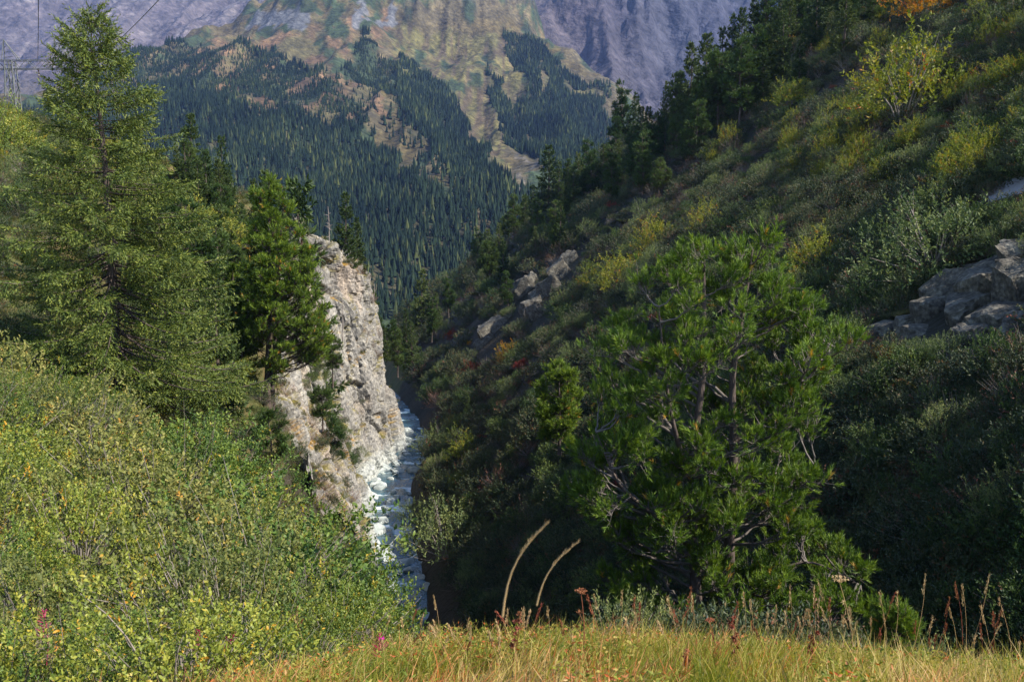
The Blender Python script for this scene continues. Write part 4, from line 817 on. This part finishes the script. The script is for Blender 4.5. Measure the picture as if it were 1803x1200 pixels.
# ------------------------------------------------------------------ ground cover (nobody could count it): one object, points carrying low plants
def fern_geo(seed):
    rng = np.random.default_rng(seed); g = Geo()
    for q in range(16):
        a = rng.uniform(0, 6.28); L = rng.uniform(.5, .9); s = np.linspace(0, 1, 12); d = np.array([math.cos(a), math.sin(a), 0])
        P = d * (s * L * .85)[:, None] + np.array([0, 0, 1]) * (L * .75 * (s - .62 * s ** 2))[:, None]; sd = np.array([-d[1], d[0], 0]); tg = norm(np.gradient(P, axis=0))
        for sgn in (-1, 1):
            V, F, k = leaves(P, sd * sgn + tg * .5 + rng.normal(size=(12, 3)) * .1, .20 * L * (1.1 - s), .06, rng, .1, up=np.array([0, 0, 1.0])); g.add(V, F, np.repeat(np.clip(rng.uniform(.2, .9) + rng.normal(size=12) * .1, 0, 1), k))
    return g
def tussock(seed, n=170, h=.5):
    rng = np.random.default_rng(seed); P = np.concatenate([rng.normal(size=(n, 2)) * .22, np.zeros((n, 1))], 1); D = np.concatenate([rng.normal(size=(n, 2)) * .5, np.ones((n, 1))], 1); g = Geo(); V, F, k = leaves(P, D, h * rng.uniform(.5, 1.2, n), .022, rng, .1); g.add(V, F, np.repeat(rng.uniform(0, 1, n), k)); return g
src = bpy.data.collections.new('ground_cover_sources')
def bare_twigs(seed):
    w_, f_ = shrub(seed, .9, .8, 90, 3, .05, .02, False, .5, .5, 12, .02, .4, .5, .96); return one_mesh([w_, f_], ['barkgrey', 'dry'])
cov = [m for m in SH['rhodo']] + [fern_geo(1).mesh('fern', [M['fern']]), fern_geo(2).mesh('fern', [M['fern']]), SH['dry'][0], SH['dry'][1], SH['alder'][0], SH['grey'][1], tussock(3).mesh('tussock', [M['fern']]), bare_twigs(701), bare_twigs(702), SH['red'][0], SH['autumn'][0]]
for k, m_ in enumerate(cov): src.objects.link(bpy.data.objects.new('cover_%02d' % k, m_))
def gn_cover(name, P, idx, rot, scl, label, cat):
    me = bpy.data.meshes.new(name); me.vertices.add(len(P)); me.vertices.foreach_set('co', np.ascontiguousarray(P, np.float32).ravel())
    a = me.attributes.new('idx', 'INT', 'POINT'); a.data.foreach_set('value', np.ascontiguousarray(idx, np.int32))
    a = me.attributes.new('rot', 'FLOAT_VECTOR', 'POINT'); a.data.foreach_set('vector', np.ascontiguousarray(rot, np.float32).ravel())
    a = me.attributes.new('scl', 'FLOAT_VECTOR', 'POINT'); a.data.foreach_set('vector', np.ascontiguousarray(scl, np.float32).ravel())
    me.update(); o = link(name, me); g = bpy.data.node_groups.new(name, 'GeometryNodeTree')
    g.interface.new_socket('Geometry', in_out='INPUT', socket_type='NodeSocketGeometry'); g.interface.new_socket('Geometry', in_out='OUTPUT', socket_type='NodeSocketGeometry')
    i, q = g.nodes.new('NodeGroupInput'), g.nodes.new('NodeGroupOutput'); ip = g.nodes.new('GeometryNodeInstanceOnPoints'); ci = g.nodes.new('GeometryNodeCollectionInfo')
    ci.inputs['Collection'].default_value = src; ci.inputs['Separate Children'].default_value = True; ci.inputs['Reset Children'].default_value = True
    ip.inputs['Pick Instance'].default_value = True
    def na(nm, ty):
        n = g.nodes.new('GeometryNodeInputNamedAttribute'); n.data_type = ty; n.inputs['Name'].default_value = nm; return [s for s in n.outputs if s.enabled and s.name == 'Attribute'][0]
    L = g.links; L.new(i.outputs[0], ip.inputs['Points']); L.new(ci.outputs[0], ip.inputs['Instance']); L.new(na('idx', 'INT'), ip.inputs['Instance Index'])
    L.new(na('rot', 'FLOAT_VECTOR'), ip.inputs['Rotation']); L.new(na('scl', 'FLOAT_VECTOR'), ip.inputs['Scale']); L.new(ip.outputs[0], q.inputs[0])
    md = o.modifiers.new('plants', 'NODES'); md.node_group = g; tag(o, label, cat, kind='stuff'); return o
rg = np.random.default_rng(31)
n = 17000; yv = 15 * np.exp(rg.random(n) * math.log(340 / 15)); xv = yv * rg.uniform(-.2, .72, n); k_ = xv > xs(yv) + 4.2; xv, yv = xv[k_], yv[k_]; zv = H(xv, yv)
patch = fbm(xv / 9, yv / 12, oct=3, seed=130); r_ = rg.random(len(xv))
kz = ~zone_rock(*project(np.stack([xv, yv, zv + .4], 1)), yv); xv, yv, zv, patch, r_ = xv[kz], yv[kz], zv[kz], patch[kz], r_[kz]
idx = np.where(r_ < .5 + .2 * patch, rg.integers(0, 3, len(xv)), np.where(r_ < .66, rg.integers(3, 5, len(xv)), np.where(r_ < .80, rg.integers(5, 7, len(xv)), np.where(r_ < .90, rg.integers(7, 9, len(xv)), np.where(r_ < .93, 9, rg.integers(10, 12, len(xv)))))))
s_ = np.clip(np.exp(rg.normal(size=len(xv)) * .38), .4, 1.9) * .8 * (.75 + yv / 110) * np.where(idx >= 7, .6, 1); s_ = np.where((idx >= 5) & (idx < 7), s_ * .8, s_)
acc = rg.random(len(xv)); idx = np.where(acc < .018, 12, np.where(acc < .03, 13, idx)); s_ = np.where(idx == 13, s_ * .4, np.where(idx == 12, s_ * .6, s_))
gn_cover('slope_ground_cover', np.stack([xv, yv, zv - .05], 1), idx, np.stack([rg.normal(size=len(xv)) * .15, -.25 + rg.normal(size=len(xv)) * .15, rg.uniform(0, 6.28, len(xv))], 1), np.stack([s_, s_, s_ * rg.uniform(.8, 1.3, len(xv))], 1), 'low alpenrose, ferns and dry twigs covering the steep slope opposite the cliff', 'ground cover')
n = 9000; yv = 16 * np.exp(rg.random(n) * math.log(150 / 16)); xv = yv * rg.uniform(-.75, .0, n); k_ = (xv < xc(yv) - 2.5) | ((yv < 76) & (xv < xs(yv) - 2)); xv, yv = xv[k_], yv[k_]; zv = H(xv, yv)
idx = np.where(rg.random(len(xv)) < .6, 9, rg.choice([0, 1, 3, 4, 8, 7], len(xv))); s_ = rg.uniform(.6, 1.1, len(xv)) * (.8 + yv / 140) * np.where((idx == 7) | (idx == 8), .5, 1)
gn_cover('bank_ground_cover', np.stack([xv, yv, zv - .03], 1), idx, np.stack([rg.normal(size=len(xv)) * .1, rg.normal(size=len(xv)) * .1, rg.uniform(0, 6.28, len(xv))], 1), np.stack([s_] * 3, 1), 'tussocks, ferns and low bushes covering the bank above the cliff', 'ground cover')
# tufts growing in the cracks and on the ledges of the cliff
VG = Vc.reshape(250, 260, 3); cand = np.argwhere((flat > .45) & (np.arange(260)[None] > 60) & (np.arange(260)[None] < 225)); cand = cand[rg.permutation(len(cand))[:420]]
P = VG[cand[:, 0], cand[:, 1]]; nn_ = len(P); s_ = rg.uniform(.5, 1.3, nn_)
gcol = np.argwhere((np.abs(np.arange(250)[:, None] / 249 * 9 - 4.1) < .38) & (np.arange(260)[None] > 50) & (np.arange(260)[None] < 215)); gcol = gcol[rg.permutation(len(gcol))[:170]]; P2 = VG[gcol[:, 0], gcol[:, 1]]; P = np.concatenate([P, P2]); s_ = np.concatenate([s_, rg.uniform(.5, 1.0, len(P2))])
gn_cover('cliff_ledge_plants', P, np.concatenate([rg.choice([9, 9, 3, 0, 5], nn_), rg.choice([8, 7, 9, 1], len(P2))]), np.stack([rg.normal(size=len(P)) * .2, .3 + rg.normal(size=len(P)) * .2, rg.uniform(0, 6.28, len(P))], 1), np.stack([s_] * 3, 1), 'grass tufts and low bushes on the ledges of the pale cliff', 'ground cover')

# ------------------------------------------------------------------ boulders in and along the stream
def boulder_mesh(seed, flatz=.62):
    rng = np.random.default_rng(seed); bm = bmesh.new()
    for p in norm(rng.normal(size=(22, 3))) * rng.uniform(.75, 1.0, (22, 1)) * np.array([1, .8, flatz]): bm.verts.new(p)
    r = bmesh.ops.convex_hull(bm, input=bm.verts); bmesh.ops.delete(bm, geom=[v for v in bm.verts if not v.link_faces], context='VERTS')
    bmesh.ops.bevel(bm, geom=bm.edges[:], offset=.07, segments=2, affect='EDGES', profile=.6); bmesh.ops.triangulate(bm, faces=bm.faces[:])
    me = bpy.data.meshes.new('boulder'); bm.to_mesh(me); bm.free(); me.materials.append(M['boulder']); return me
BM = [boulder_mesh(k, .5 + .07 * (k % 4)) for k in range(7)]; rb = np.random.default_rng(4)
BL = 'pale angular boulder among the stones in the stream bed'
def put_b(P, s, lab=BL, grp='boulders in the stream bed', rot=None):
    o = link('boulder', BM[rb.integers(7)]); o.location = P; o.scale = tuple(s * rb.uniform(.75, 1.25, 3)); o.rotation_euler = (rb.normal() * .2, rb.normal() * .2, rb.uniform(0, 6.28)); tag(o, lab, 'boulder', grp)
def stream_pt(px, py): return hit(px, py, 220, lambda x, y: zs(y) - .2, 40)
for px, py, w_, lab in [(672, 828, 62, 'large smooth pale boulder against the cliff foot'), (675, 985, 46, 'long whitish slab between the cliff foot and the dark pool'), (712, 995, 40, 'flat creamy slab in midstream below the dark pool'), (676, 1030, 34, 'rounded white boulder washed by foam at the lower stream'), (703, 830, 30, 'grey triangular boulder beside the large smooth one'), (716, 765, 34, 'big blue-grey block at the upper end of the stream')]:
    P = stream_pt(px, py); s = w_ * P[1] / FPX / 1.9; put_b((P[0], P[1], P[2] + s * .12), s, lab, None)
for k in range(150):
    yv = rb.uniform(72, 152); side = rb.random(); off = rb.uniform(1.4, 5.0) * (1 if side < .66 else -.85) if rb.random() < .72 else rb.uniform(-2, 2)
    P = (float(xs(yv)) + off, yv, float(zs(yv)) - .05 + rb.uniform(-.1, .2)); s = rb.uniform(.4, 1.35) ** 1.2 * (1.2 if abs(off) > 2 else .85); put_b(P, s)

# ------------------------------------------------------------------ rock outcrops on the right slope
def block_mesh(seed, dims):
    rng = np.random.default_rng(seed); bm = bmesh.new()
    q = rng.uniform(-.5, .5, (30, 3)); ax = rng.integers(0, 3, 30); q[np.arange(30), ax] = np.sign(q[np.arange(30), ax]) * rng.uniform(.45, .52, 30)
    for p in q: bm.verts.new(p)
    bmesh.ops.convex_hull(bm, input=bm.verts); bmesh.ops.delete(bm, geom=[v for v in bm.verts if not v.link_faces], context='VERTS')
    bmesh.ops.subdivide_edges(bm, edges=bm.edges[:], cuts=5, use_grid_fill=True)
    Q = np.array([v.co[:] for v in bm.verts]); f1, f2, rid, c3 = worley(Q[:, 0] * 3 + seed, Q[:, 1] * 3, Q[:, 2] * 3, seed); nn2 = fbm(Q[:, 0] * 4 + seed, Q[:, 1] * 4, Q[:, 2] * 4, oct=3, seed=seed)
    for v, n, r_ in zip(bm.verts, nn2, rid): v.co *= 1 + .07 * n + .11 * (r_ - .5)
    for v in bm.verts: v.co = Vector((v.co.x * dims[0], v.co.y * dims[1], v.co.z * dims[2]))
    bmesh.ops.triangulate(bm, faces=bm.faces[:]); me = bpy.data.meshes.new('rock_block'); bm.to_mesh(me); bm.free(); me.materials.append(M['rockblock']); return me
def outcrop(name, label, blocks, mossy, dshift=0.0):
    P0 = hit(*blocks[0][:2], near=16); e = empty(name, P0); n = 0
    for px, py, wpx, hpx, tilt in blocks:
        P = hit(px, py, near=16); 
        if P is None: continue
        d = P[1]; w_, h_ = wpx * d / FPX, hpx * d / FPX; n += 1
        o = link('rock_block', block_mesh(300 + n + int(P0[1]), (w_ * 1.75, max(1.8, w_ * 1.4), h_ * 1.75)), e); o.location = Vector(P - P0) + Vector((.42 * w_, .35 * w_, -.1 * h_)); o.rotation_euler = (rb.normal() * .08, math.radians(tilt), .25 + rb.normal() * .12)
    for px, py, wpx, hpx in mossy:
        P = hit(px, py, near=16); d = P[1]; o = link('moss_cushion', BM[rb.integers(7)].copy(), e); o.data.materials[0] = M['moss']; o.location = Vector(P - P0) + Vector((-.2, -.4, .1)); o.scale = (wpx * d / FPX * .6, .8, hpx * d / FPX * .7); o.rotation_euler = (0, -.3, 0)
    tag(e, label, 'rock outcrop'); return e
outcrop('rock_outcrop', 'lichened grey rock outcrop of cracked blocks with mossy ledges under the willow', [(1690, 560, 60, 62, -12), (1660, 530, 40, 70, -20), (1735, 515, 78, 60, -8), (1750, 575, 70, 52, -6), (1715, 600, 60, 40, -10), (1785, 530, 50, 95, -14), (1800, 480, 55, 80, -20), (1770, 475, 60, 36, -16), (1790, 600, 40, 60, -30), (1640, 560, 40, 45, -15), (1590, 575, 40, 30, -10), (1620, 590, 50, 26, -8), (1555, 590, 36, 30, -12), (1725, 485, 40, 30, -18)], [(1590, 552, 50, 10), (1745, 545, 60, 9), (1700, 498, 50, 10), (1650, 520, 40, 9), (1770, 455, 50, 10), (1560, 570, 40, 9), (1720, 580, 40, 8)])
outcrop('rock_outcrop', 'dark cracked rock face on the far slope beside the dark pointed pine', [(920, 520, 32, 44, -20), (945, 530, 26, 30, -25), (930, 545, 30, 24, -15)], [])
outcrop('rock_outcrop', 'slanting grey slab running down the far slope', [(985, 490, 24, 40, -40), (970, 515, 22, 44, -40), (950, 560, 18, 40, -45), (1000, 465, 20, 30, -35)], [])
outcrop('rock_outcrop', 'low grey crag above the crimson shrubs', [(860, 595, 32, 40, -30), (875, 580, 26, 30, -25), (850, 610, 22, 24, -35)], [])
# ------------------------------------------------------------------ path on the upper right
lo_ = catmull(np.array([hit(a, b, near=20) for a, b in [(1738, 358), (1770, 348), (1803, 338), (1850, 322), (1900, 305)]]), 24) + np.array([0, -.1, .25])
up_ = catmull(np.array([hit(a, b, near=20) for a, b in [(1742, 342), (1772, 328), (1803, 314), (1850, 296), (1900, 275)]]), 24) + np.array([0, .2, .25])
Vp = np.concatenate([lo_, up_, lo_ + np.array([-.2, -.2, -.8])]); Fp = np.array([[k, k + 1, k + 25] for k in range(23)] + [[k, k + 25, k + 24] for k in range(23)] + [[k + 48, k + 49, k + 1] for k in range(23)] + [[k + 48, k + 1, k] for k in range(23)])
po = link('path', mk_mesh('path', Vp, Fp, smooth=True)); po.data.materials.append(M['asphalt']); tag(po, kind='structure')

# ------------------------------------------------------------------ pylon and cables
def bar(g, a, b, r): g.add(*tube(np.array([a, b], float), r, 4))
DP = 184.0; pc = at(18, 115, DP); px_m = DP / FPX; gz_ = ground(pc[0], pc[1]); base_z = min(gz_, at(20, 260, DP)[2]) - 1
e = empty('power_pylon', (pc[0], pc[1], base_z)); zc = pc[2] - base_z; zt = zc
for sx in (-1, 1):
    for sy in (-1, 1):
        g = Geo(); bar(g, (sx * 2.3, sy * 2.3, 0), (sx * .7, sy * .7, zt + .9), .14); g.obj('leg', M['steel'], e)
lv = [0, .2, .38, .54, .68, .8, .9, 1.0]
for a, b in zip(lv[:-1], lv[1:]):
    g = Geo(); wa, wb = 2.3 - 1.6 * a, 2.3 - 1.6 * b
    for sx, sy, tx, ty in ((-1, -1, 1, -1), (1, -1, -1, -1), (-1, 1, 1, 1), (1, 1, -1, 1), (-1, -1, -1, 1), (1, -1, 1, 1)): bar(g, (sx * wa, sy * wa, a * zt), (tx * wb, ty * wb, b * zt), .07)
    for sx, sy, tx, ty in ((-1, -1, 1, -1), (-1, 1, 1, 1)): bar(g, (sx * wb, sy * wb, b * zt), (tx * wb, ty * wb, b * zt), .06)
    g.obj('bracing', M['steel'], e)
g = Geo(); xl, xr = -10.0, 19.0
for sy in (-.7, .7):
    bar(g, (xl, sy, zc - .75), (xr, sy, zc - .75), .08); bar(g, (xl + 4, sy, zc + .9), (xr - 3, sy, zc + .9), .08); bar(g, (xl, sy, zc - .75), (xl + 4, sy, zc + .9), .1); bar(g, (xr, sy, zc - .75), (xr - 3, sy, zc + .9), .1)
    xx_ = np.arange(xl + 4, xr - 3, 1.6)
    for k, q in enumerate(xx_[:-1]): bar(g, (q, sy, zc + (-.75 if k % 2 else .9)), (q + 1.6, sy, zc + (.9 if k % 2 else -.75)), .06)
g.obj('crossarm', M['steel'], e)
for q in (-.7, 9.5):
    g = Geo()
    for sx in (-1, 1):
        for sy in (-.6, .6): bar(g, (q + sx * (.6 if sx < 0 else 2.6), sy, zc + .9), (q - .3, 0, zc + 5.0), .08)
    for k in range(3): bar(g, (q - .5, .4, zc + 1.6 + k), (q + 1.6 - .6 * k, -.4, zc + 1.6 + k), .05)
    g.obj('earth_wire_peak', M['steel'], e)
for q in (-8.5, 5.6, 13.5):
    g = Geo(); P = np.array([[q, 0, zc - .75 - s * .25] for s in range(9)]); g.add(*tube(P, np.array([.05, .16] * 4 + [.05]), 6)); g.obj('insulator', M['glassy'], e)
tag(e, 'lattice steel power pylon half hidden behind the huge spruce', 'pylon')
for x0, pxy, lab in ((5.6, (67.5, 5), 'dark power cable rising straight up from the pylon crossarm'), (13.5, (272, 8), 'dark power cable slanting up from behind the spruce top')):
    a = np.array([pc[0] + x0, pc[1], pc[2] + .9 if x0 < 6 else pc[2] - 2.2]); b = at(*pxy, 95.0); c = b + (b - a) * .9 + np.array([0, 0, 3.0])
    P = catmull(np.array([a, (a + b) / 2 + np.array([0, 0, -.25]), b, (b + c) / 2, c]), 50); tag(Geo().add(*tube(P, .045, 5)).obj('power_cable', M['cable'], None), lab, 'cable')

# ------------------------------------------------------------------ foreground grass and flowers
rgf = np.random.default_rng(15); n = 95000
yv = rgf.uniform(3.6, 9.2, n); xv = yv * rgf.uniform(-.68, .68, n)
dens = .55 + .5 * fbm(xv / .5, yv / .5, oct=2, seed=140); dens = dens * np.where(xv < -1.4, sstep(7.2, 6.2, yv), 1); k_ = rgf.random(n) < dens; xv, yv = xv[k_], yv[k_]; n = len(xv)
zv = H(xv, yv); wind = np.stack([.25 + .35 * fbm(xv / .7, yv / .7, oct=2, seed=141), .1 + .3 * fbm(xv / .7, yv / .7, oct=2, seed=142), np.ones(n)], 1) + rgf.normal(size=(n, 3)) * np.array([.38, .38, .1])
Lg = rgf.gamma(5, .042, n) * (.75 + .5 * (fbm(xv / .8, yv / .8, oct=2, seed=143) + .5)); Lg = np.clip(Lg, .05, .42)
wd = rgf.uniform(.003, .007, n); D = norm(wind); Sd = norm(np.cross(D, rgf.normal(size=(n, 3)))); P = np.stack([xv, yv, zv - .02], 1); bend = np.stack([D[:, 0], D[:, 1], -np.ones(n) * .35], 1) * (Lg * .45)[:, None]
mid = P + D * Lg[:, None] * .55; tip = P + D * Lg[:, None] + bend * .6
V = np.stack([P - Sd * wd[:, None] / 2, P + Sd * wd[:, None] / 2, mid + Sd * wd[:, None] * .45, mid - Sd * wd[:, None] * .45, tip], 1).reshape(-1, 3); f = np.array([[0, 1, 2], [0, 2, 3], [3, 2, 4]]); F = (np.arange(n)[:, None, None] * 5 + f).reshape(-1, 3)
pt = fbm(xv / .9, yv / .9, oct=3, seed=144); T = np.clip(.42 + .55 * pt + rgf.normal(size=n) * .17 + np.where(xv > .8, .1, -.05), 0, .93); redp = fbm(xv / .45 + 9, yv / .45, oct=2, seed=145) > np.where(xv < 1, .18, .36); T = np.where(redp & (rgf.random(n) < .6), rgf.uniform(.9, 1, n), T)
me = mk_mesh('meadow_grass', V, F, tint=np.repeat(T, 5)); me.materials.append(M['grass']); tag(link('meadow_grass', me), 'dry autumn grass with orange and green tufts on the foreground knoll', 'grass', kind='stuff')
# broad leaved herbs turning red and yellow in the grass
n = 5200; yv = rgf.uniform(4, 8.6, n); xv = yv * rgf.uniform(-.66, .66, n); k_ = fbm(xv / .6, yv / .6, oct=2, seed=150) > -.05; xv, yv = xv[k_], yv[k_]; n = len(xv); nl_ = 6
P = np.repeat(np.stack([xv, yv, H(xv, yv)], 1), nl_, 0) + np.stack([rgf.normal(size=n * nl_) * .03, rgf.normal(size=n * nl_) * .03, rgf.uniform(.03, .26, n * nl_)], 1)
V, F, k = leaves(P, np.concatenate([rgf.normal(size=(n * nl_, 2)), rgf.uniform(.1, .8, (n * nl_, 1))], 1), .036, .015, rgf, .2); T = np.repeat(np.clip(np.repeat(rgf.choice([.1, .3, .5, .95, 1.0], n, p=[.36, .28, .16, .08, .12]), nl_) + rgf.normal(size=n * nl_) * .05, 0, 1), k)
me = mk_mesh('meadow_herbs', V, F, tint=T); me.materials.append(M['grass']); tag(link('meadow_herbs', me), 'small green and reddened herb leaves mixed into the foreground grass', 'herbs', kind='stuff')
def gpt(px, py):
    P = hit(px, py, 12, near=3.0); return P if P is not None else at(px, py, 7.5)
def stalk_plant(name, px0, py0, px1, py1, label, cat, head, mat, r=.004, seed=0, group=None, d=None):
    rng = np.random.default_rng(seed); b = gpt(px0, py0) if d is None else at(px0, py0, d); t = at(px1, py1, b[1]) - b; L = np.linalg.norm(t); e = empty(name, b)
    s = np.linspace(0, 1, 8)[:, None]; P = t * s + (np.array([-.10, 0, .05]) if d is not None and d < 2 else np.array([.04, .02, 0])) * L * np.sin(s * 3.1); Geo().add(*tube(P, np.linspace(r, r * (.2 if d is not None and d < 2 else .6), 8), 5), .4).obj('stem', M[mat], e, True); head(e, t, L, rng, mat); tag(e, label, cat, group); return e
def umbel(e, t, L, rng, mat, R=.075, n=16):
    g = Geo(); h = Geo()
    for q in range(n):
        a = q * 2.4; rr_ = R * math.sqrt((q + .5) / n); tip = t + np.array([math.cos(a) * rr_, math.sin(a) * rr_, R * .75 - rr_ * .3]); g.add(*tube(np.array([t, (t + tip) / 2 + np.array([0, 0, .005]), tip]), [.0016, .0014, .001], 3), .6)
        dd = norm(rng.normal(size=(9, 3)) + np.array([0, 0, .6])); V, F, k = leaves(np.repeat(tip[None], 9, 0), dd, .016, .007, rng); h.add(V, F, .8)
    g.obj('rays', M[mat], e); h.obj('seed_heads', M[mat], e)
    g = Geo()
    for f in (.45, .62):
        a = rng.uniform(0, 6.28); q = t * f + np.array([math.cos(a) * .1, math.sin(a) * .1, .16]) * L * .7; g.add(*tube(np.array([t * f, (t * f + q) / 2 + np.array([.01, 0, 0]), q]), [.003, .0025, .0015], 4), .4)
        V, F, k = leaves(np.repeat(q[None], 14, 0), rng.normal(size=(14, 3)) + np.array([0, 0, .7]), .03, .006, rng); g.add(V, F, .7)
    g.obj('side_umbel', M[mat], e)
def pods(e, t, L, rng, mat):
    for f in np.linspace(.45, 1, 8):
        q = t * f + rng.normal(size=3) * .012; bmV = norm(rng.normal(size=(26, 3))); g = Geo(); V, F, k = leaves(np.repeat(q[None], 18, 0) , rng.normal(size=(18, 3)) + np.array([0, 0, .5]), .024, .014, rng); g.add(V, F, rng.uniform(.1, .5)); g.obj('seed_capsule', M[mat], e)
def firehead(e, t, L, rng, mat, fluff=False):
    n = 46; f = rng.uniform(.45, 1, n); P = t * f[:, None]; a = rng.uniform(0, 6.28, n); g = Geo()
    for q in range(n):
        tip = P[q] + np.array([math.cos(a[q]), math.sin(a[q]), .8]) * (.075 * (1.25 - f[q])) * 1.4; g.add(*tube(np.array([P[q], (P[q] + tip) / 2 + np.array([0, 0, -.006]), tip]), [.0022, .0026, .0012], 3), rng.uniform(.1, .8))
    g.obj('seed_pods', M['pink'], e)
    if not fluff:
        qf = t + np.array([.02, -.01, -.02])
        for q in range(5):
            aq = q * 1.257; dq = np.array([[math.cos(aq), math.sin(aq), .3]]); V, F, k = leaves(np.array([qf]), dq, .03, .022, rng, rich=True); Geo().add(V, F, 1.0).obj('petal', M['pink'], e)
    else:
        m_ = 420; V, F, k = needles(t * rng.uniform(.1, .7, m_)[:, None] + rng.normal(size=(m_, 3)) * .05, rng.normal(size=(m_, 3)), .09, .0016, rng); Geo().add(V, F, np.repeat(rng.random(m_), 3)).obj('seed_fluff', M['fluff'], e)
def fluffy(e, t, L, rng, mat): firehead(e, t, L, rng, mat, True)
def slimhead(e, t, L, rng, mat):
    m_ = 70; f = rng.uniform(.55, .98, m_); V, F, k = leaves(t * f[:, None] + np.array([-.10, 0, .05]) * L * np.sin(f * 3.1)[:, None] + rng.normal(size=(m_, 3)) * .0008, norm(t) + rng.normal(size=(m_, 3)) * .16, .012, .0026 * (1.15 - f), rng); Geo().add(V, F, np.repeat(rng.random(m_), k)).obj('seed_head', M[mat], e)
def earhead(e, t, L, rng, mat):
    m_ = 40; f = rng.uniform(.72, 1, m_); V, F, k = leaves(t * f[:, None] + rng.normal(size=(m_, 3)) * .004, norm(t) + rng.normal(size=(m_, 3)) * .25, .03, .006, rng); Geo().add(V, F, np.repeat(rng.random(m_), k)).obj('seed_head', M[mat], e)
stalk_plant('dried_umbel', 1505, 1172, 1478, 1025, 'pale dried umbel with spreading rays on a tall reddish stem', 'plant', umbel, 'straw', .005, 1)
stalk_plant('dried_umbel', 1022, 1185, 1023, 1045, 'rust-coloured dried umbel standing upright in the grass', 'plant', lambda e, t, L, r, m: umbel(e, t, L, r, m, .038, 12), 'rust', .0045, 2)
stalk_plant('dried_umbel', 1262, 1180, 1250, 1095, 'small rusty umbel below the broad stone pine', 'plant', lambda e, t, L, r, m: umbel(e, t, L, r, m, .03, 9), 'rust', .004, 3)
stalk_plant('seed_stalk', 895, 1195, 915, 1080, 'leaning stalk with dark red seed capsules', 'plant', pods, 'rust', .0035, 4)
stalk_plant('seed_stalk', 1298, 1190, 1290, 1090, 'upright rusty stalk with brown capsules', 'plant', pods, 'rust', .0035, 5)
stalk_plant('seed_stalk', 1208, 1200, 1207, 1150, 'short stalk with dark knobbly capsules', 'plant', pods, 'rust', .0035, 6)
stalk_plant('seed_stalk', 1430, 1190, 1432, 1118, 'thin brown stalk beside the pale umbel', 'plant', pods, 'rust', .003, 7)
stalk_plant('fireweed', 672, 1190, 668, 1118, 'fireweed with a last magenta flower among crimson pods', 'flower', firehead, 'pink', .004, 8)
stalk_plant('fireweed', 82, 1170, 76, 1075, 'crimson fireweed gone to pale fluff in front of the thicket', 'flower', fluffy, 'pink', .004, 9, d=6.6)
stalk_plant('fireweed', 330, 1180, 352, 1108, 'leaning fireweed with red pods and grey fluff', 'flower', fluffy, 'pink', .004, 10, d=7.0)
stalk_plant('fireweed', 385, 1180, 412, 1108, 'second leaning fireweed with fewer red pods beside the fluffy one', 'flower', fluffy, 'pink', .004, 11, d=7.0)
stalk_plant('grass_stalk', 885, 1085, 968, 918, 'thick tan grass blade arching over the gorge', 'grass stalk', slimhead, 'straw', .0022, 12, d=1.5)
stalk_plant('grass_stalk', 945, 1065, 1020, 953, 'golden grass blade arching over the gorge', 'grass stalk', slimhead, 'straw', .0018, 13, d=1.7)
for k in range(120):
    px = rngw.uniform(690, 1800) if k > 15 else rngw.uniform(20, 690); py = rngw.uniform(1130, 1195); L = rngw.uniform(45, 130) if px > 900 else rngw.uniform(40, 90)
    stalk_plant('grass_stalk', px, py, px + rngw.normal() * 22, py - L, 'tall dry flowering grass stalk standing above the foreground turf', 'grass stalk', earhead, 'straw' if rngw.random() < .7 else 'rust', .0022, 400 + k, 'tall dry grass stalks in the foreground')

# ------------------------------------------------------------------ haze
HZ = bpy.data.meshes.new('haze'); bm = bmesh.new(); bmesh.ops.create_cube(bm, size=1.0); bm.to_mesh(HZ); bm.free()
ho = link('haze', HZ); ho.scale = (16000, 8200, 3300); ho.location = (0, 3600, 950); tag(ho, kind='stuff')
m, t, out = nodes('haze_air'); pv = t.nodes.new('ShaderNodeVolumePrincipled'); pv.inputs['Color'].default_value = (.30, .46, 1.0, 1); pv.inputs['Density'].default_value = 3.4e-5; pv.inputs['Anisotropy'].default_value = 0.0
t.links.new(pv.outputs[0], out.inputs['Volume']); HZ.materials.append(m); ho['label'] = 'thin blue mountain haze filling the valley air'; ho['category'] = 'haze'
